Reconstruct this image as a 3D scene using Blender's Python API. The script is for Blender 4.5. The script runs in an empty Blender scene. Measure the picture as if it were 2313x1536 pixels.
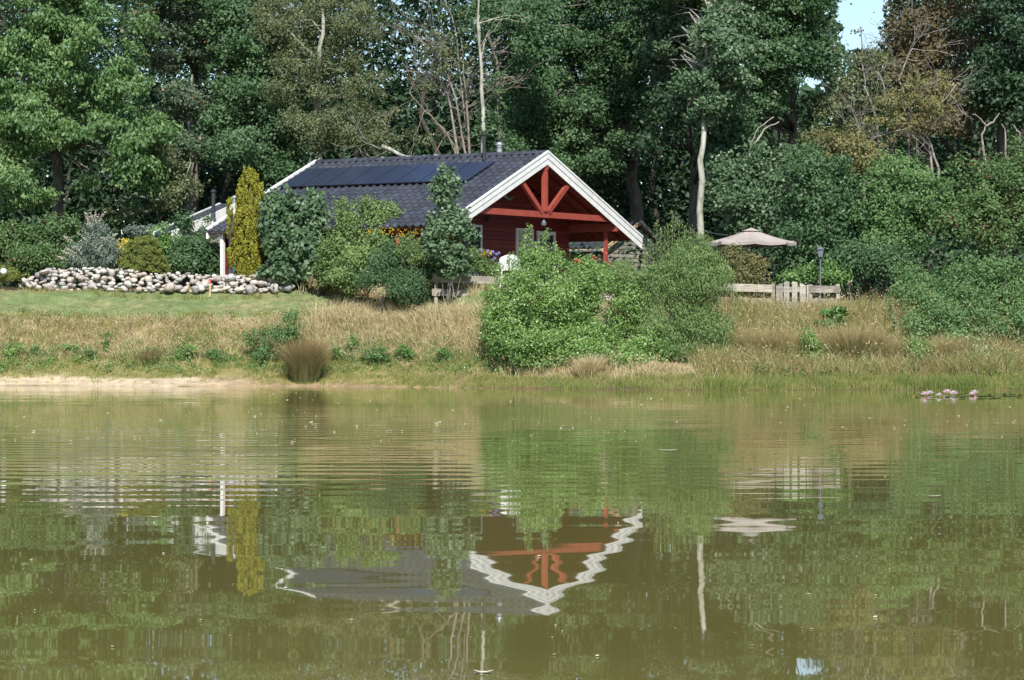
import bpy, math, random
import numpy as np
from mathutils import Vector, Matrix
R = math.radians
sc = bpy.context.scene
C = sc.collection
F, HX, HY, H0 = 6500.0, 1156.5, 765.0, 1.5      # focal length (photo pixels), optical centre, eye height over the water

# ------------------------------------------------------------------ camera
cam = bpy.data.objects.new('camera', bpy.data.cameras.new('camera'))
C.objects.link(cam)
cam.location = (0, 0, H0)
cam.rotation_euler = (R(90), 0, 0)
cam.data.sensor_width = 36
cam.data.lens = 36 * F / 2313
cam.data.shift_y = (HY - 768) / 2313
cam.data.clip_end = 8000
sc.camera = cam
# ------------------------------------------------------------------ world + sun
SUN_AZ, SUN_EL = R(4), R(44)                    # azimuth measured from behind the camera
sd = Vector((math.sin(SUN_AZ) * math.cos(SUN_EL), -math.cos(SUN_AZ) * math.cos(SUN_EL), math.sin(SUN_EL)))
w = bpy.data.worlds.new('World'); sc.world = w; w.use_nodes = True
nt = w.node_tree
sky = nt.nodes.new('ShaderNodeTexSky'); sky.sky_type = 'NISHITA'; sky.sun_disc = False
sky.sun_elevation = SUN_EL
sky.sun_rotation = math.atan2(sd.x, sd.y)
sky.dust_density = 0.3; sky.ozone_density = 3.0
bg = nt.nodes['Background']; nt.links.new(sky.outputs[0], bg.inputs[0]); bg.inputs[1].default_value = 0.11
sun = bpy.data.objects.new('sun', bpy.data.lights.new('sun', 'SUN'))
sun.data.energy = 4.9; sun.data.angle = R(0.5); sun.data.color = (1, 0.965, 0.91)
sun.rotation_euler = sd.to_track_quat('Z', 'Y').to_euler()
C.objects.link(sun)
sc.view_settings.view_transform = 'Standard'; sc.view_settings.look = 'None'
sc.view_settings.exposure = 0.5; sc.view_settings.gamma = 1; sc.view_settings.use_curve_mapping = False
cy = sc.cycles
cy.max_bounces = 6; cy.diffuse_bounces = 3; cy.glossy_bounces = 3; cy.transmission_bounces = 4; cy.transparent_max_bounces = 6
cy.use_denoising = True

rs = np.random.RandomState
def at(px, py, Y):
    return np.array([(px - HX) * Y / F, Y, H0 + (HY - py) * Y / F])

# ------------------------------------------------------------------ small noise
_lat = rs(5).rand(64, 256, 256)
def vnoise(x, y, seed=0):
    L = _lat[seed % 64]
    x = np.asarray(x, float) + 1000; y = np.asarray(y, float) + 1000
    xi = np.floor(x).astype(int); yi = np.floor(y).astype(int)
    fx = x - xi; fy = y - yi; fx = fx*fx*(3-2*fx); fy = fy*fy*(3-2*fy)
    g = lambda a, b: L[a % 256, b % 256]
    return (g(xi, yi)*(1-fx)+g(xi+1, yi)*fx)*(1-fy) + (g(xi, yi+1)*(1-fx)+g(xi+1, yi+1)*fx)*fy
def fbm(x, y, seed=0):
    return 0.5*vnoise(x, y, seed)+0.3*vnoise(x*2.1, y*2.1, seed+1)+0.2*vnoise(x*4.3, y*4.3, seed+2)

# ------------------------------------------------------------------ materials
MATS = {}
def newmat(name):
    m = bpy.data.materials.new(name); m.use_nodes = True
    MATS[name] = m
    return m, m.node_tree, m.node_tree.nodes['Principled BSDF']
def ramp(nt, stops):
    r = nt.nodes.new('ShaderNodeValToRGB')
    e = r.color_ramp.elements
    while len(e) < len(stops): e.new(0.5)
    for i, (p, c) in enumerate(stops):
        e[i].position = p; e[i].color = (*c, 1)
    return r
def plain(name, col, rough=0.6, var=0.15, scale=8, bump=0.0, metal=0.0, stretch=(1, 1, 1), spec=0.5, fine=None):
    m, nt, p = newmat(name)
    tc = nt.nodes.new('ShaderNodeTexCoord'); mp = nt.nodes.new('ShaderNodeMapping')
    mp.inputs['Scale'].default_value = stretch
    nt.links.new(tc.outputs['Object'], mp.inputs[0])
    n = nt.nodes.new('ShaderNodeTexNoise'); n.inputs['Scale'].default_value = scale; n.inputs['Detail'].default_value = 6
    nt.links.new(mp.outputs[0], n.inputs['Vector'])
    c2 = fine or tuple(c * (1 - var * 2) for c in col)
    r = ramp(nt, [(0.3, c2), (0.65, tuple(min(1, c * (1 + var * 0.6)) for c in col))])
    nt.links.new(n.outputs[0], r.inputs[0]); nt.links.new(r.outputs[0], p.inputs['Base Color'])
    p.inputs['Roughness'].default_value = rough; p.inputs['Metallic'].default_value = metal
    p.inputs['Specular IOR Level'].default_value = spec
    if bump:
        b = nt.nodes.new('ShaderNodeBump'); b.inputs['Strength'].default_value = bump; b.inputs['Distance'].default_value = 0.02
        nt.links.new(n.outputs[0], b.inputs['Height']); nt.links.new(b.outputs[0], p.inputs['Normal'])
    return m
def leafmat(name, stops, rough=0.52, trans=0.28, spec=0.35):
    m, nt, p = newmat(name)
    a = nt.nodes.new('ShaderNodeAttribute'); a.attribute_name = 'tint'
    n = len(stops)
    if name.endswith('_leaf') and name not in ('golden_leaf', 'spruce_leaf'):
        def soft(c): g_ = sum(c)/3; return tuple((x*.95+g_*.05)*1.2*k_ for x, k_ in zip(c, (.99, 1, 1.14)))
        stops = [(*q[:-3], *soft(q[-3:])) for q in stops]
    st = [(i/(n-1), s) for i, s in enumerate(stops)] if len(stops[0]) == 3 else [(s[0], s[1:]) for s in stops]
    r = ramp(nt, st)
    nt.links.new(a.outputs['Fac'], r.inputs[0]); nt.links.new(r.outputs[0], p.inputs['Base Color'])
    p.inputs['Roughness'].default_value = rough; p.inputs['Specular IOR Level'].default_value = spec
    if trans:
        t = nt.nodes.new('ShaderNodeBsdfTranslucent'); mx = nt.nodes.new('ShaderNodeMixShader')
        g = nt.nodes.new('ShaderNodeMixRGB'); g.blend_type = 'MULTIPLY'; g.inputs[0].default_value = 1
        g.inputs[2].default_value = (1, 1, 1, 1) if 'flower' in name or 'petal' in name else (1.5, 1.6, 0.7, 1)
        nt.links.new(r.outputs[0], g.inputs[1]); nt.links.new(g.outputs[0], t.inputs[0])
        mx.inputs[0].default_value = trans
        nt.links.new(p.outputs[0], mx.inputs[1]); nt.links.new(t.outputs[0], mx.inputs[2])
        nt.links.new(mx.outputs[0], nt.nodes['Material Output'].inputs[0])
    return m

leafmat('walnut_leaf', [(.03,.07,.022),(.065,.13,.035),(.11,.19,.055),(.19,.27,.09)])
leafmat('oak_leaf', [(.02,.05,.018),(.04,.09,.03),(.07,.13,.045),(.13,.2,.08)])
leafmat('rusty_leaf', [(0,.02,.05,.02),(.4,.06,.10,.045),(.8,.10,.14,.075),(.93,.11,.13,.06),(.96,.36,.14,.04),(1,.42,.18,.06)])
leafmat('olive_leaf', [(.04,.06,.02),(.075,.10,.035),(.12,.14,.055),(.19,.2,.09)])
leafmat('maple_leaf', [(.03,.065,.028),(.06,.11,.045),(.10,.16,.07),(.2,.27,.14)], rough=.48)
leafmat('fresh_leaf', [(.035,.09,.018),(.07,.15,.03),(.12,.22,.05),(.2,.3,.09)], rough=.48)
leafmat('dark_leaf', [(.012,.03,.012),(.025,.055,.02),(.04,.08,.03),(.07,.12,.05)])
leafmat('copper_leaf', [(.045,.04,.018),(.085,.07,.03),(.125,.10,.045),(.18,.14,.06)])
leafmat('yellowing_leaf', [(.06,.07,.025),(.11,.12,.04),(.17,.16,.055),(.28,.22,.06)])
leafmat('birch_leaf', [(.035,.085,.018),(.085,.165,.032),(.16,.26,.055),(.26,.36,.12)], rough=.42, spec=.5)
leafmat('willow_leaf', [(.042,.08,.022),(.085,.14,.036),(.145,.215,.058),(.22,.29,.095)])
leafmat('golden_leaf', [(.07,.075,.01),(.17,.165,.018),(.28,.27,.03),(.40,.39,.06)], rough=.6, trans=.15)
leafmat('spruce_leaf', [(.05,.075,.014),(.11,.14,.028),(.17,.2,.045),(.24,.26,.065)], rough=.6, trans=.12)
leafmat('grey_leaf', [(.05,.075,.05),(.10,.135,.09),(.16,.2,.14),(.25,.3,.22)])
leafmat('red_tip_leaf', [(0,.03,.06,.02),(.5,.07,.13,.035),(.85,.11,.17,.05),(.97,.2,.09,.05),(1,.24,.10,.06)])
leafmat('cream_flower', [(.4,.34,.26),(.62,.56,.47)], trans=.1)
leafmat('yellow_flower', [(.25,.26,.03),(.5,.42,.03),(.62,.5,.06)], trans=.1)
leafmat('gold_flower', [(.4,.26,.01),(.6,.4,.02)], trans=.1)
leafmat('purple_flower', [(.22,.22,.5),(.42,.42,.75)], trans=.1)
leafmat('red_flower', [(.5,.03,.03),(.7,.12,.12)], trans=.1)
leafmat('pink_petal', [(.8,.4,.52),(.88,.66,.72),(.9,.84,.86)], trans=.35)
leafmat('lily_pad', [(.05,.09,.015),(.12,.16,.03),(.3,.24,.03)], rough=.25, trans=0)
leafmat('dry_grass', [(.2,.155,.075),(.36,.285,.15),(.49,.41,.245),(.63,.56,.40)], rough=.8, trans=.2, spec=.2)
leafmat('rust_grass', [(.10,.15,.04),(.2,.21,.075),(.30,.22,.11),(.42,.33,.19)], rough=.8, trans=.2, spec=.2)
leafmat('lawn_blade', [(.105,.165,.065),(.16,.22,.095),(.23,.25,.12),(.34,.31,.18)], rough=.7, trans=.25, spec=.2)
leafmat('sedge_blade', [(.09,.15,.035),(.17,.21,.055),(.26,.26,.09),(.36,.29,.15)], rough=.6, trans=.3, spec=.3)
leafmat('olive_grass', [(.11,.14,.035),(.19,.21,.06),(.28,.27,.09),(.38,.34,.16)], rough=.7, trans=.25, spec=.2)
leafmat('rush_blade', [(.06,.085,.025),(.13,.14,.05),(.21,.15,.07),(.28,.13,.065)], rough=.6, trans=.15, spec=.3)
leafmat('floating_debris', [(.3,.22,.1),(.5,.42,.28),(.7,.64,.5)], trans=0)
plain('bark_grey', (.17,.15,.12), .85, .3, 6, .6, stretch=(1,1,.3))
plain('bark_pale', (.36,.345,.29), .85, .25, 7, .9, stretch=(1,1,.35), fine=(.16,.17,.11))
plain('bark_dead', (.27,.24,.20), .85, .25, 6, .4)
plain('bark_dark', (.07,.06,.045), .9, .3, 6, .5)
plain('bark_orange', (.25,.20,.15), .85, .25, 6, .4)
plain('wood_weathered', (.36,.33,.28), .85, .22, 5, .4, stretch=(.3,.3,6))
plain('wood_rail', (.37,.33,.27), .85, .25, 5, .4, stretch=(.4,4,9))
plain('wood_shed', (.32,.29,.245), .85, .25, 5, .4, stretch=(.5,.5,9))
plain('wood_new', (.5,.36,.2), .7, .15, 6, .2)
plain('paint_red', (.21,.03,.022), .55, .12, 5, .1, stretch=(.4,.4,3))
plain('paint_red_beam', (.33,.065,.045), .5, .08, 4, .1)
plain('paint_white', (.8,.79,.76), .5, .05, 5, .05)
plain('plastic_white', (.8,.8,.79), .35, .03, 5)
plain('tile_slate', (.052,.057,.072), .40, .2, 9, .15)
plain('panel_glass', (.024,.032,.065), .22, .05, 1.2, spec=.6)
plain('panel_frame', (.012,.012,.014), .4, .1)
plain('metal_black', (.03,.032,.036), .4, .15, 6)
plain('metal_steel', (.6,.61,.62), .28, .12, 6, metal=.9)
plain('metal_zinc', (.45,.46,.48), .4, .12, 6, metal=.5)
plain('metal_grey', (.13,.15,.18), .45, .12, 6)
plain('canvas_taupe', (.35,.305,.275), .9, .08, 3, .1)
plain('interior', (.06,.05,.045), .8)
plain('curtain', (.4,.34,.22), .8, .2, 3)
plain('concrete', (.35,.33,.3), .9, .2, 5, .2)
plain('red_tape', (.6,.05,.06), .5)
plain('ashen', (.45,.48,.52), .7, .3, 14, .3)
def vary(name, lo, hi, sc=1.3):
    m = MATS[name]; nt = m.node_tree; p = nt.nodes['Principled BSDF']; src = p.inputs['Base Color'].links[0].from_socket
    oi = nt.nodes.new('ShaderNodeObjectInfo'); geo = nt.nodes.new('ShaderNodeNewGeometry'); n = nt.nodes.new('ShaderNodeTexNoise'); n.inputs['Scale'].default_value = sc; n.inputs['Detail'].default_value = 5
    nt.links.new(geo.outputs['Position'], n.inputs['Vector'])
    ad = nt.nodes.new('ShaderNodeMath'); ad.operation = 'MULTIPLY_ADD'; ad.inputs[1].default_value = .35; nt.links.new(oi.outputs['Random'], ad.inputs[0]); nt.links.new(n.outputs[0], ad.inputs[2])
    r = ramp(nt, [(.42, (lo,)*3), (.88, (hi, hi, hi*.97))]); nt.links.new(ad.outputs[0], r.inputs[0])
    mx = nt.nodes.new('ShaderNodeMixRGB'); mx.blend_type = 'MULTIPLY'; mx.inputs[0].default_value = 1
    nt.links.new(src, mx.inputs[1]); nt.links.new(r.outputs[0], mx.inputs[2]); nt.links.new(mx.outputs[0], p.inputs['Base Color'])
vary('tile_slate', .72, 1.35); vary('paint_red', .75, 1.15, 2); vary('paint_white', .9, 1.03, 2.5); vary('wood_rail', .6, 1.25, 3); vary('wood_weathered', .65, 1.2, 3); vary('wood_shed', .6, 1.25, 3); vary('canvas_taupe', .9, 1.08, 1.2); vary('paint_red_beam', .88, 1.08, 2)
def glass(name, col, rough=.06):
    m, nt, p = newmat(name)
    p.inputs['Base Color'].default_value = (*col, 1); p.inputs['Roughness'].default_value = rough
    n = nt.nodes.new('ShaderNodeTexNoise'); n.inputs['Scale'].default_value = 1.5
    b = nt.nodes.new('ShaderNodeBump'); b.inputs['Strength'].default_value = .05; b.inputs['Distance'].default_value = .02
    nt.links.new(n.outputs[0], b.inputs['Height']); nt.links.new(b.outputs[0], p.inputs['Normal'])
    return m
glass('window_glass', (.035, .045, .055)); glass('blue_glass', (.06, .10, .2), .15); glass('pale_glass', (.3, .26, .17), .1); glass('lamp_glass', (.2, .23, .28), .2)
# stone : colour differs from stone to stone
def stonemat():
    m, nt, p = newmat('field_stone')
    oi = nt.nodes.new('ShaderNodeObjectInfo')
    r = ramp(nt, [(0, (.30,.30,.29)), (.2, (.46,.45,.43)), (.4, (.44,.35,.29)), (.5, (.55,.53,.49)), (.7, (.50,.43,.36)), (.85, (.28,.26,.25)), (1, (.62,.61,.58))])
    nt.links.new(oi.outputs['Random'], r.inputs[0])
    tc = nt.nodes.new('ShaderNodeTexCoord')
    n = nt.nodes.new('ShaderNodeTexNoise'); n.inputs['Scale'].default_value = 5; n.inputs['Detail'].default_value = 8
    nt.links.new(tc.outputs['Object'], n.inputs['Vector'])
    r2 = ramp(nt, [(.35, (.62,.62,.6)), (.62, (1.1,1.08,1.05))])
    nt.links.new(n.outputs[0], r2.inputs[0])
    mx = nt.nodes.new('ShaderNodeMixRGB'); mx.blend_type = 'MULTIPLY'; mx.inputs[0].default_value = 1
    nt.links.new(r.outputs[0], mx.inputs[1]); nt.links.new(r2.outputs[0], mx.inputs[2])
    nt.links.new(mx.outputs[0], p.inputs['Base Color']); p.inputs['Roughness'].default_value = .85
    b = nt.nodes.new('ShaderNodeBump'); b.inputs['Strength'].default_value = .4; b.inputs['Distance'].default_value = .03
    nt.links.new(n.outputs[0], b.inputs['Height']); nt.links.new(b.outputs[0], p.inputs['Normal'])
stonemat()
def groundmat():
    m, nt, p = newmat('ground')
    a = nt.nodes.new('ShaderNodeAttribute'); a.attribute_name = 'zone'
    tc = nt.nodes.new('ShaderNodeTexCoord')
    n = nt.nodes.new('ShaderNodeTexNoise'); n.inputs['Scale'].default_value = 3; n.inputs['Detail'].default_value = 9; n.inputs['Roughness'].default_value = .7
    nt.links.new(tc.outputs['Object'], n.inputs['Vector'])
    r2 = ramp(nt, [(.3, (.55,.55,.55)), (.7, (1.35,1.3,1.25))])
    nt.links.new(n.outputs[0], r2.inputs[0])
    mx = nt.nodes.new('ShaderNodeMixRGB'); mx.blend_type = 'MULTIPLY'; mx.inputs[0].default_value = 1
    nt.links.new(a.outputs['Color'], mx.inputs[1]); nt.links.new(r2.outputs[0], mx.inputs[2])
    nt.links.new(mx.outputs[0], p.inputs['Base Color']); p.inputs['Roughness'].default_value = .95
    p.inputs['Specular IOR Level'].default_value = .15
    b = nt.nodes.new('ShaderNodeBump'); b.inputs['Strength'].default_value = .8; b.inputs['Distance'].default_value = .06
    nt.links.new(n.outputs[0], b.inputs['Height']); nt.links.new(b.outputs[0], p.inputs['Normal'])
groundmat()
def watermat():
    m, nt, p = newmat('pond_water')
    N = nt.nodes.new; Lk = nt.links.new
    geo = N('ShaderNodeNewGeometry')
    sep = N('ShaderNodeSeparateXYZ'); Lk(geo.outputs['Position'], sep.inputs[0])
    def math_(op, a, b=None, c=None):
        n = N('ShaderNodeMath'); n.operation = op
        for i, v in enumerate((a, b, c)):
            if v is None: continue
            if isinstance(v, (int, float)): n.inputs[i].default_value = v
            else: Lk(v, n.inputs[i])
        return n.outputs[0]
    def noise(sx, sy, seed, detail=2):
        mp = N('ShaderNodeMapping'); mp.inputs['Scale'].default_value = (sx, sy, 1); mp.inputs['Location'].default_value = (seed*13.1, seed*7.7, 0)
        Lk(geo.outputs['Position'], mp.inputs[0])
        t = N('ShaderNodeTexNoise'); t.inputs['Scale'].default_value = 1; t.inputs['Detail'].default_value = detail
        Lk(mp.outputs[0], t.inputs['Vector'])
        return math_('SUBTRACT', t.outputs[0], 0.5)
    Y = sep.outputs['Y']; X = sep.outputs['X']
    # soft long swell near the camera, close-set ripple bands farther out
    swell = math_('MULTIPLY', noise(.20, .66, 1, 2), .0135)
    swell2 = math_('MULTIPLY', noise(.5, 1.7, 2, 1), .0055)
    warp = math_('MULTIPLY', noise(.06, .13, 3, 2), 15.0)
    ph = math_('ADD', math_('MULTIPLY', Y, 6.283/.95), warp)
    ph = math_('ADD', ph, math_('MULTIPLY', X, .16))
    band = math_('SINE', ph)
    far = N('ShaderNodeMapRange'); Lk(Y, far.inputs[0]); far.interpolation_type = 'SMOOTHSTEP'
    far.inputs[1].default_value = 23; far.inputs[2].default_value = 32; far.inputs[3].default_value = 0; far.inputs[4].default_value = 1
    patch = N('ShaderNodeMapRange'); Lk(noise(.045, .035, 4, 2), patch.inputs[0]); patch.interpolation_type = 'SMOOTHSTEP'
    patch.inputs[1].default_value = -.10; patch.inputs[2].default_value = .12; patch.inputs[3].default_value = .25; patch.inputs[4].default_value = 1
    left = N('ShaderNodeMapRange'); Lk(X, left.inputs[0]); left.interpolation_type = 'SMOOTHSTEP'
    left.inputs[1].default_value = -1; left.inputs[2].default_value = 4; left.inputs[3].default_value = 1; left.inputs[4].default_value = .45
    amp = math_('MULTIPLY', math_('MULTIPLY', far.outputs[0], patch.outputs[0]), math_('MULTIPLY', left.outputs[0], .020))
    rip = math_('MULTIPLY', band, amp)
    fine = math_('MULTIPLY', math_('MULTIPLY', noise(1.1, 3.5, 6, 2), .024), far.outputs[0])
    sy = math_('ADD', math_('ADD', swell, swell2), math_('ADD', rip, fine))
    sx = math_('ADD', math_('MULTIPLY', noise(.5, .9, 7, 2), .0030), math_('MULTIPLY', noise(3, 5, 8, 1), .0015))
    comb = N('ShaderNodeCombineXYZ'); Lk(sx, comb.inputs[0]); Lk(sy, comb.inputs[1]); comb.inputs[2].default_value = 1
    nrm = N('ShaderNodeVectorMath'); nrm.operation = 'NORMALIZE'; Lk(comb.outputs[0], nrm.inputs[0])
    Lk(nrm.outputs[0], p.inputs['Normal'])
    r = ramp(nt, [(.3, (.140, .126, .036)), (.7, (.180, .160, .050))])
    mud = N('ShaderNodeTexNoise'); mud.inputs['Scale'].default_value = .15; Lk(geo.outputs['Position'], mud.inputs['Vector'])
    Lk(mud.outputs[0], r.inputs[0])
    Lk(r.outputs[0], p.inputs['Base Color'])
    p.inputs['Roughness'].default_value = .014; p.inputs['IOR'].default_value = 1.33
watermat()

# ------------------------------------------------------------------ mesh building
def tagset(o, label=None, cat=None, group=None, kind=None):
    if label: o['label'] = label
    if cat: o['category'] = cat
    if group: o['group'] = group
    if kind: o['kind'] = kind
    return o
def root(name, loc, label, cat, group=None):
    o = bpy.data.objects.new(name, None); o.location = loc; o.empty_display_size = .3
    C.objects.link(o)
    return tagset(o, label, cat, group)
def rloc(parent):
    p = parent
    while p.parent: p = p.parent
    return np.array(p.location)
def link(name, me, parent=None):
    o = bpy.data.objects.new(name, me); C.objects.link(o)
    if parent: o.parent = parent
    return o
def npmesh(name, V, faces, mat, parent=None, tint=None, smooth=False, zone=None):
    """faces: list of (n,k) index arrays"""
    V = np.asarray(V, float)
    if parent is not None: V = V - rloc(parent)
    me = bpy.data.meshes.new(name)
    me.vertices.add(len(V)); me.vertices.foreach_set('co', V.astype('f').ravel())
    faces = [np.asarray(f) for f in faces if len(f)]
    nl = sum(f.size for f in faces); nf = sum(len(f) for f in faces)
    me.loops.add(nl); me.polygons.add(nf)
    me.loops.foreach_set('vertex_index', np.concatenate([f.ravel() for f in faces]).astype('i'))
    tot = np.concatenate([np.full(len(f), f.shape[1]) for f in faces])
    st = np.concatenate([[0], np.cumsum(tot)[:-1]])
    me.polygons.foreach_set('loop_start', st.astype('i'))
    try: me.polygons.foreach_set('loop_total', tot.astype('i'))
    except Exception: pass
    if smooth: me.polygons.foreach_set('use_smooth', np.ones(nf, bool))
    me.update(calc_edges=True)
    if tint is not None:
        a = me.attributes.new('tint', 'FLOAT', 'POINT'); a.data.foreach_set('value', np.clip(tint, 0, 1).astype('f'))
    if zone is not None:
        a = me.attributes.new('zone', 'FLOAT_COLOR', 'POINT')
        a.data.foreach_set('color', np.hstack([zone, np.ones((len(zone), 1))]).astype('f').ravel())
    me.materials.append(MATS[mat])
    return link(name, me, parent)

class MB:
    def __init__(s): s.v = []; s.f = []
    def add(s, V, Fc):
        o = len(s.v); s.v += [tuple(map(float, p)) for p in V]; s.f += [tuple(i+o for i in f) for f in Fc]; return s
    def box(s, o, a, b, c):
        o, a, b, c = map(np.array, (o, a, b, c))
        V = [o, o+a, o+a+b, o+b, o+c, o+a+c, o+a+b+c, o+b+c]
        return s.add(V, [(0,3,2,1),(4,5,6,7),(0,1,5,4),(1,2,6,5),(2,3,7,6),(3,0,4,7)])
    def prism(s, poly, ext):
        n = len(poly); poly = [np.array(p, float) for p in poly]; ext = np.array(ext, float)
        V = poly + [p+ext for p in poly]
        return s.add(V, [tuple(range(n))[::-1], tuple(range(n, 2*n))] + [(i, (i+1) % n, (i+1) % n+n, i+n) for i in range(n)])
    def beam(s, p0, p1, w, h, side=(1, 0, 0)):
        p0 = np.array(p0, float); p1 = np.array(p1, float); d = p1-p0; d /= np.linalg.norm(d)
        sd_ = np.array(side, float); sd_ = sd_-sd_.dot(d)*d; sd_ /= np.linalg.norm(sd_); up = np.cross(sd_, d)
        return s.box(p0-sd_*w/2-up*h/2, p1-p0, sd_*w, up*h)
    def tube(s, pts, rad, n=6, cap=True):
        pts = [np.array(p, float) for p in pts]; m = len(pts)
        rad = rad if hasattr(rad, '__len__') else [rad]*m
        V = []
        ref = np.array([.31, .77, .13])
        for i, p in enumerate(pts):
            d = pts[min(i+1, m-1)]-pts[max(i-1, 0)]; d = d/(np.linalg.norm(d)+1e-9)
            a = np.cross(d, ref); a /= np.linalg.norm(a)+1e-9; b = np.cross(d, a)
            for k in range(n):
                t = 2*math.pi*k/n
                V.append(p+(a*math.cos(t)+b*math.sin(t))*rad[i])
        Fc = [(i*n+k, i*n+(k+1) % n, (i+1)*n+(k+1) % n, (i+1)*n+k) for i in range(m-1) for k in range(n)]
        if cap: Fc += [tuple(range(n))[::-1], tuple(range((m-1)*n, m*n))]
        return s.add(V, Fc)
    def lathe(s, c, prof, n=12):
        c = np.array(c, float); V = []
        for (r, z) in prof:
            for k in range(n):
                t = 2*math.pi*(k+.5)/n; V.append(c+np.array([r*math.cos(t), r*math.sin(t), z]))
        m = len(prof)
        Fc = [(i*n+k, i*n+(k+1) % n, (i+1)*n+(k+1) % n, (i+1)*n+k) for i in range(m-1) for k in range(n)]
        Fc += [tuple(range(n))[::-1], tuple(range((m-1)*n, m*n))]
        return s.add(V, Fc)
    def build(s, name, mat, parent=None, smooth=False):
        V = np.array(s.v)
        if parent is not None: V = V-rloc(parent)
        me = bpy.data.meshes.new(name); me.from_pydata(V.tolist(), [], s.f); me.update()
        if smooth: me.polygons.foreach_set('use_smooth', np.ones(len(me.polygons), bool))
        me.materials.append(MATS[mat])
        return link(name, me, parent)

# ------------------------------------------------------------------ terrain
def Ysh(X):
    x = np.asarray(X, float)
    y = np.interp(x, [-16, -6, -1, 5, 15], [91.5, 90.5, 86.8, 84.2, 83.6])
    return y + (vnoise(x*.35, x*0, 9)-.5)*1.6
PL = np.array([[-9,-1.2],[-2,-.35],[0,0],[1.3,.30],[2.5,.95],[4,1.87],[5.5,2.42],[6.4,2.72],[7.2,3.08],[9,3.18],[30,3.25],[60,3.4]])
PR = np.array([[-9,-1.2],[-2,-.4],[0,0],[1,.26],[4,.80],[7,1.71],[9.5,2.43],[12,2.7],[16,2.95],[30,3.1],[60,3.4]])
def shore_s(X, Y): return np.asarray(Y, float)-Ysh(X)
def gz(X, Y):
    X = np.asarray(X, float); Y = np.asarray(Y, float)
    s = shore_s(X, Y)
    w_ = np.clip((X-0)/6, 0, 1); w_ = w_*w_*(3-2*w_)
    z = np.interp(s, PL[:, 0], PL[:, 1])*(1-w_)+np.interp(s, PR[:, 0], PR[:, 1])*w_
    z = z+np.clip(s, 0, 2)/2*((fbm(X*.7, Y*.7, 3)-.5)*.22) + np.clip(s-.3, 0, 1)*((vnoise(X*2.3, Y*2.3, 8)-.5)*.07)
    s2 = np.maximum(-5-Y, np.abs(X)-40)
    z2 = np.interp(s2, [-6, 0, 4, 20], [-1.2, 0, .7, 1.6])
    return np.maximum(z, z2)
def gp(px, Y):
    X = (px-HX)*Y/F
    return np.array([X, Y, float(gz(X, Y))])

def build_ground():
    xl = np.concatenate([[-3000,-900,-300,-120,-70,-50], np.arange(-44, -20, 2), np.arange(-20, 20.01, .22), np.arange(22, 45, 2), [50,70,120,300,900,3000]])
    yl = np.concatenate([[-3000,-800,-200,-60,-25,-15,-11,-8,-6,-5,-4,-3,-1,3,15,40,70,78,81], np.arange(82, 104, .2), np.arange(104, 140, 1.5), [150,170,220,400,1000,4000]])
    XX, YY = np.meshgrid(xl, yl); ZZ = gz(XX, YY)
    V = np.stack([XX.ravel(), YY.ravel(), ZZ.ravel()], 1)
    nx, ny = len(xl), len(yl)
    i = np.arange(nx*ny).reshape(ny, nx)
    Q = np.stack([i[:-1, :-1].ravel(), i[:-1, 1:].ravel(), i[1:, 1:].ravel(), i[1:, :-1].ravel()], 1)
    X = V[:, 0]; Y = V[:, 1]; s = shore_s(X, Y)
    s = s+(fbm(X*.6, Y*.9, 20)-.5)*1.0
    right = np.clip((X-2)/4, 0, 1)
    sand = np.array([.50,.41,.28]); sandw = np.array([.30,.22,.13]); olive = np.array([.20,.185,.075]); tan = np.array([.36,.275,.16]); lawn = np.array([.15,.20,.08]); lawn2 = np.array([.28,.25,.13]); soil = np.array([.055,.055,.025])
    def pieces(s, stops, cols):
        out = np.zeros((len(s), 3))
        for k in range(3): out[:, k] = np.interp(s, stops, [c[k] for c in cols])
        return out
    sandk = np.clip((X+10.5)/2.5, 0, 1)[:, None]
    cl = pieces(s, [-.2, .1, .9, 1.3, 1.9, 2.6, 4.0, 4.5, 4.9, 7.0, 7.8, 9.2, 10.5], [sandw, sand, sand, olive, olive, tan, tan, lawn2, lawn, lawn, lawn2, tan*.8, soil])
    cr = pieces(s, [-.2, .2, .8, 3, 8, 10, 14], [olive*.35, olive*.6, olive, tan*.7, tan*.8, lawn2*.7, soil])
    brown = np.array([.30,.22,.13])*(.8+.5*fbm(X*2, Y*2, 31))[:, None]; nearw = (np.clip((1.5-s)/.4, 0, 1))[:, None]*sandk
    brown = brown*(1-.55*np.clip((X+2.5)/2, 0, 1))[:, None]
    cl = cl*(1-nearw)+brown*nearw
    col = cl*(1-right[:, None])+cr*right[:, None]
    pat = np.clip((fbm(X*.55, Y*1.1, 30)-.45)*5, 0, 1)[:, None]*np.clip((s-5)/.5, 0, 1)[:, None]*(s < 8)[:, None]*.7
    col = col*(1-pat)+lawn2*pat
    col[(s < -.3)] = (.16,.13,.05)
    npmesh('ground', V, [Q], 'ground', zone=col, smooth=True)['kind'] = 'structure'
build_ground()
wm = MB(); wm.add([(-47,-12,0),(47,-12,0),(47,99,0),(-47,99,0)], [(0,1,2,3)])
tagset(wm.build('pond_water', 'pond_water'), 'still muddy green pond reflecting the cabin', kind='structure')

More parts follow.
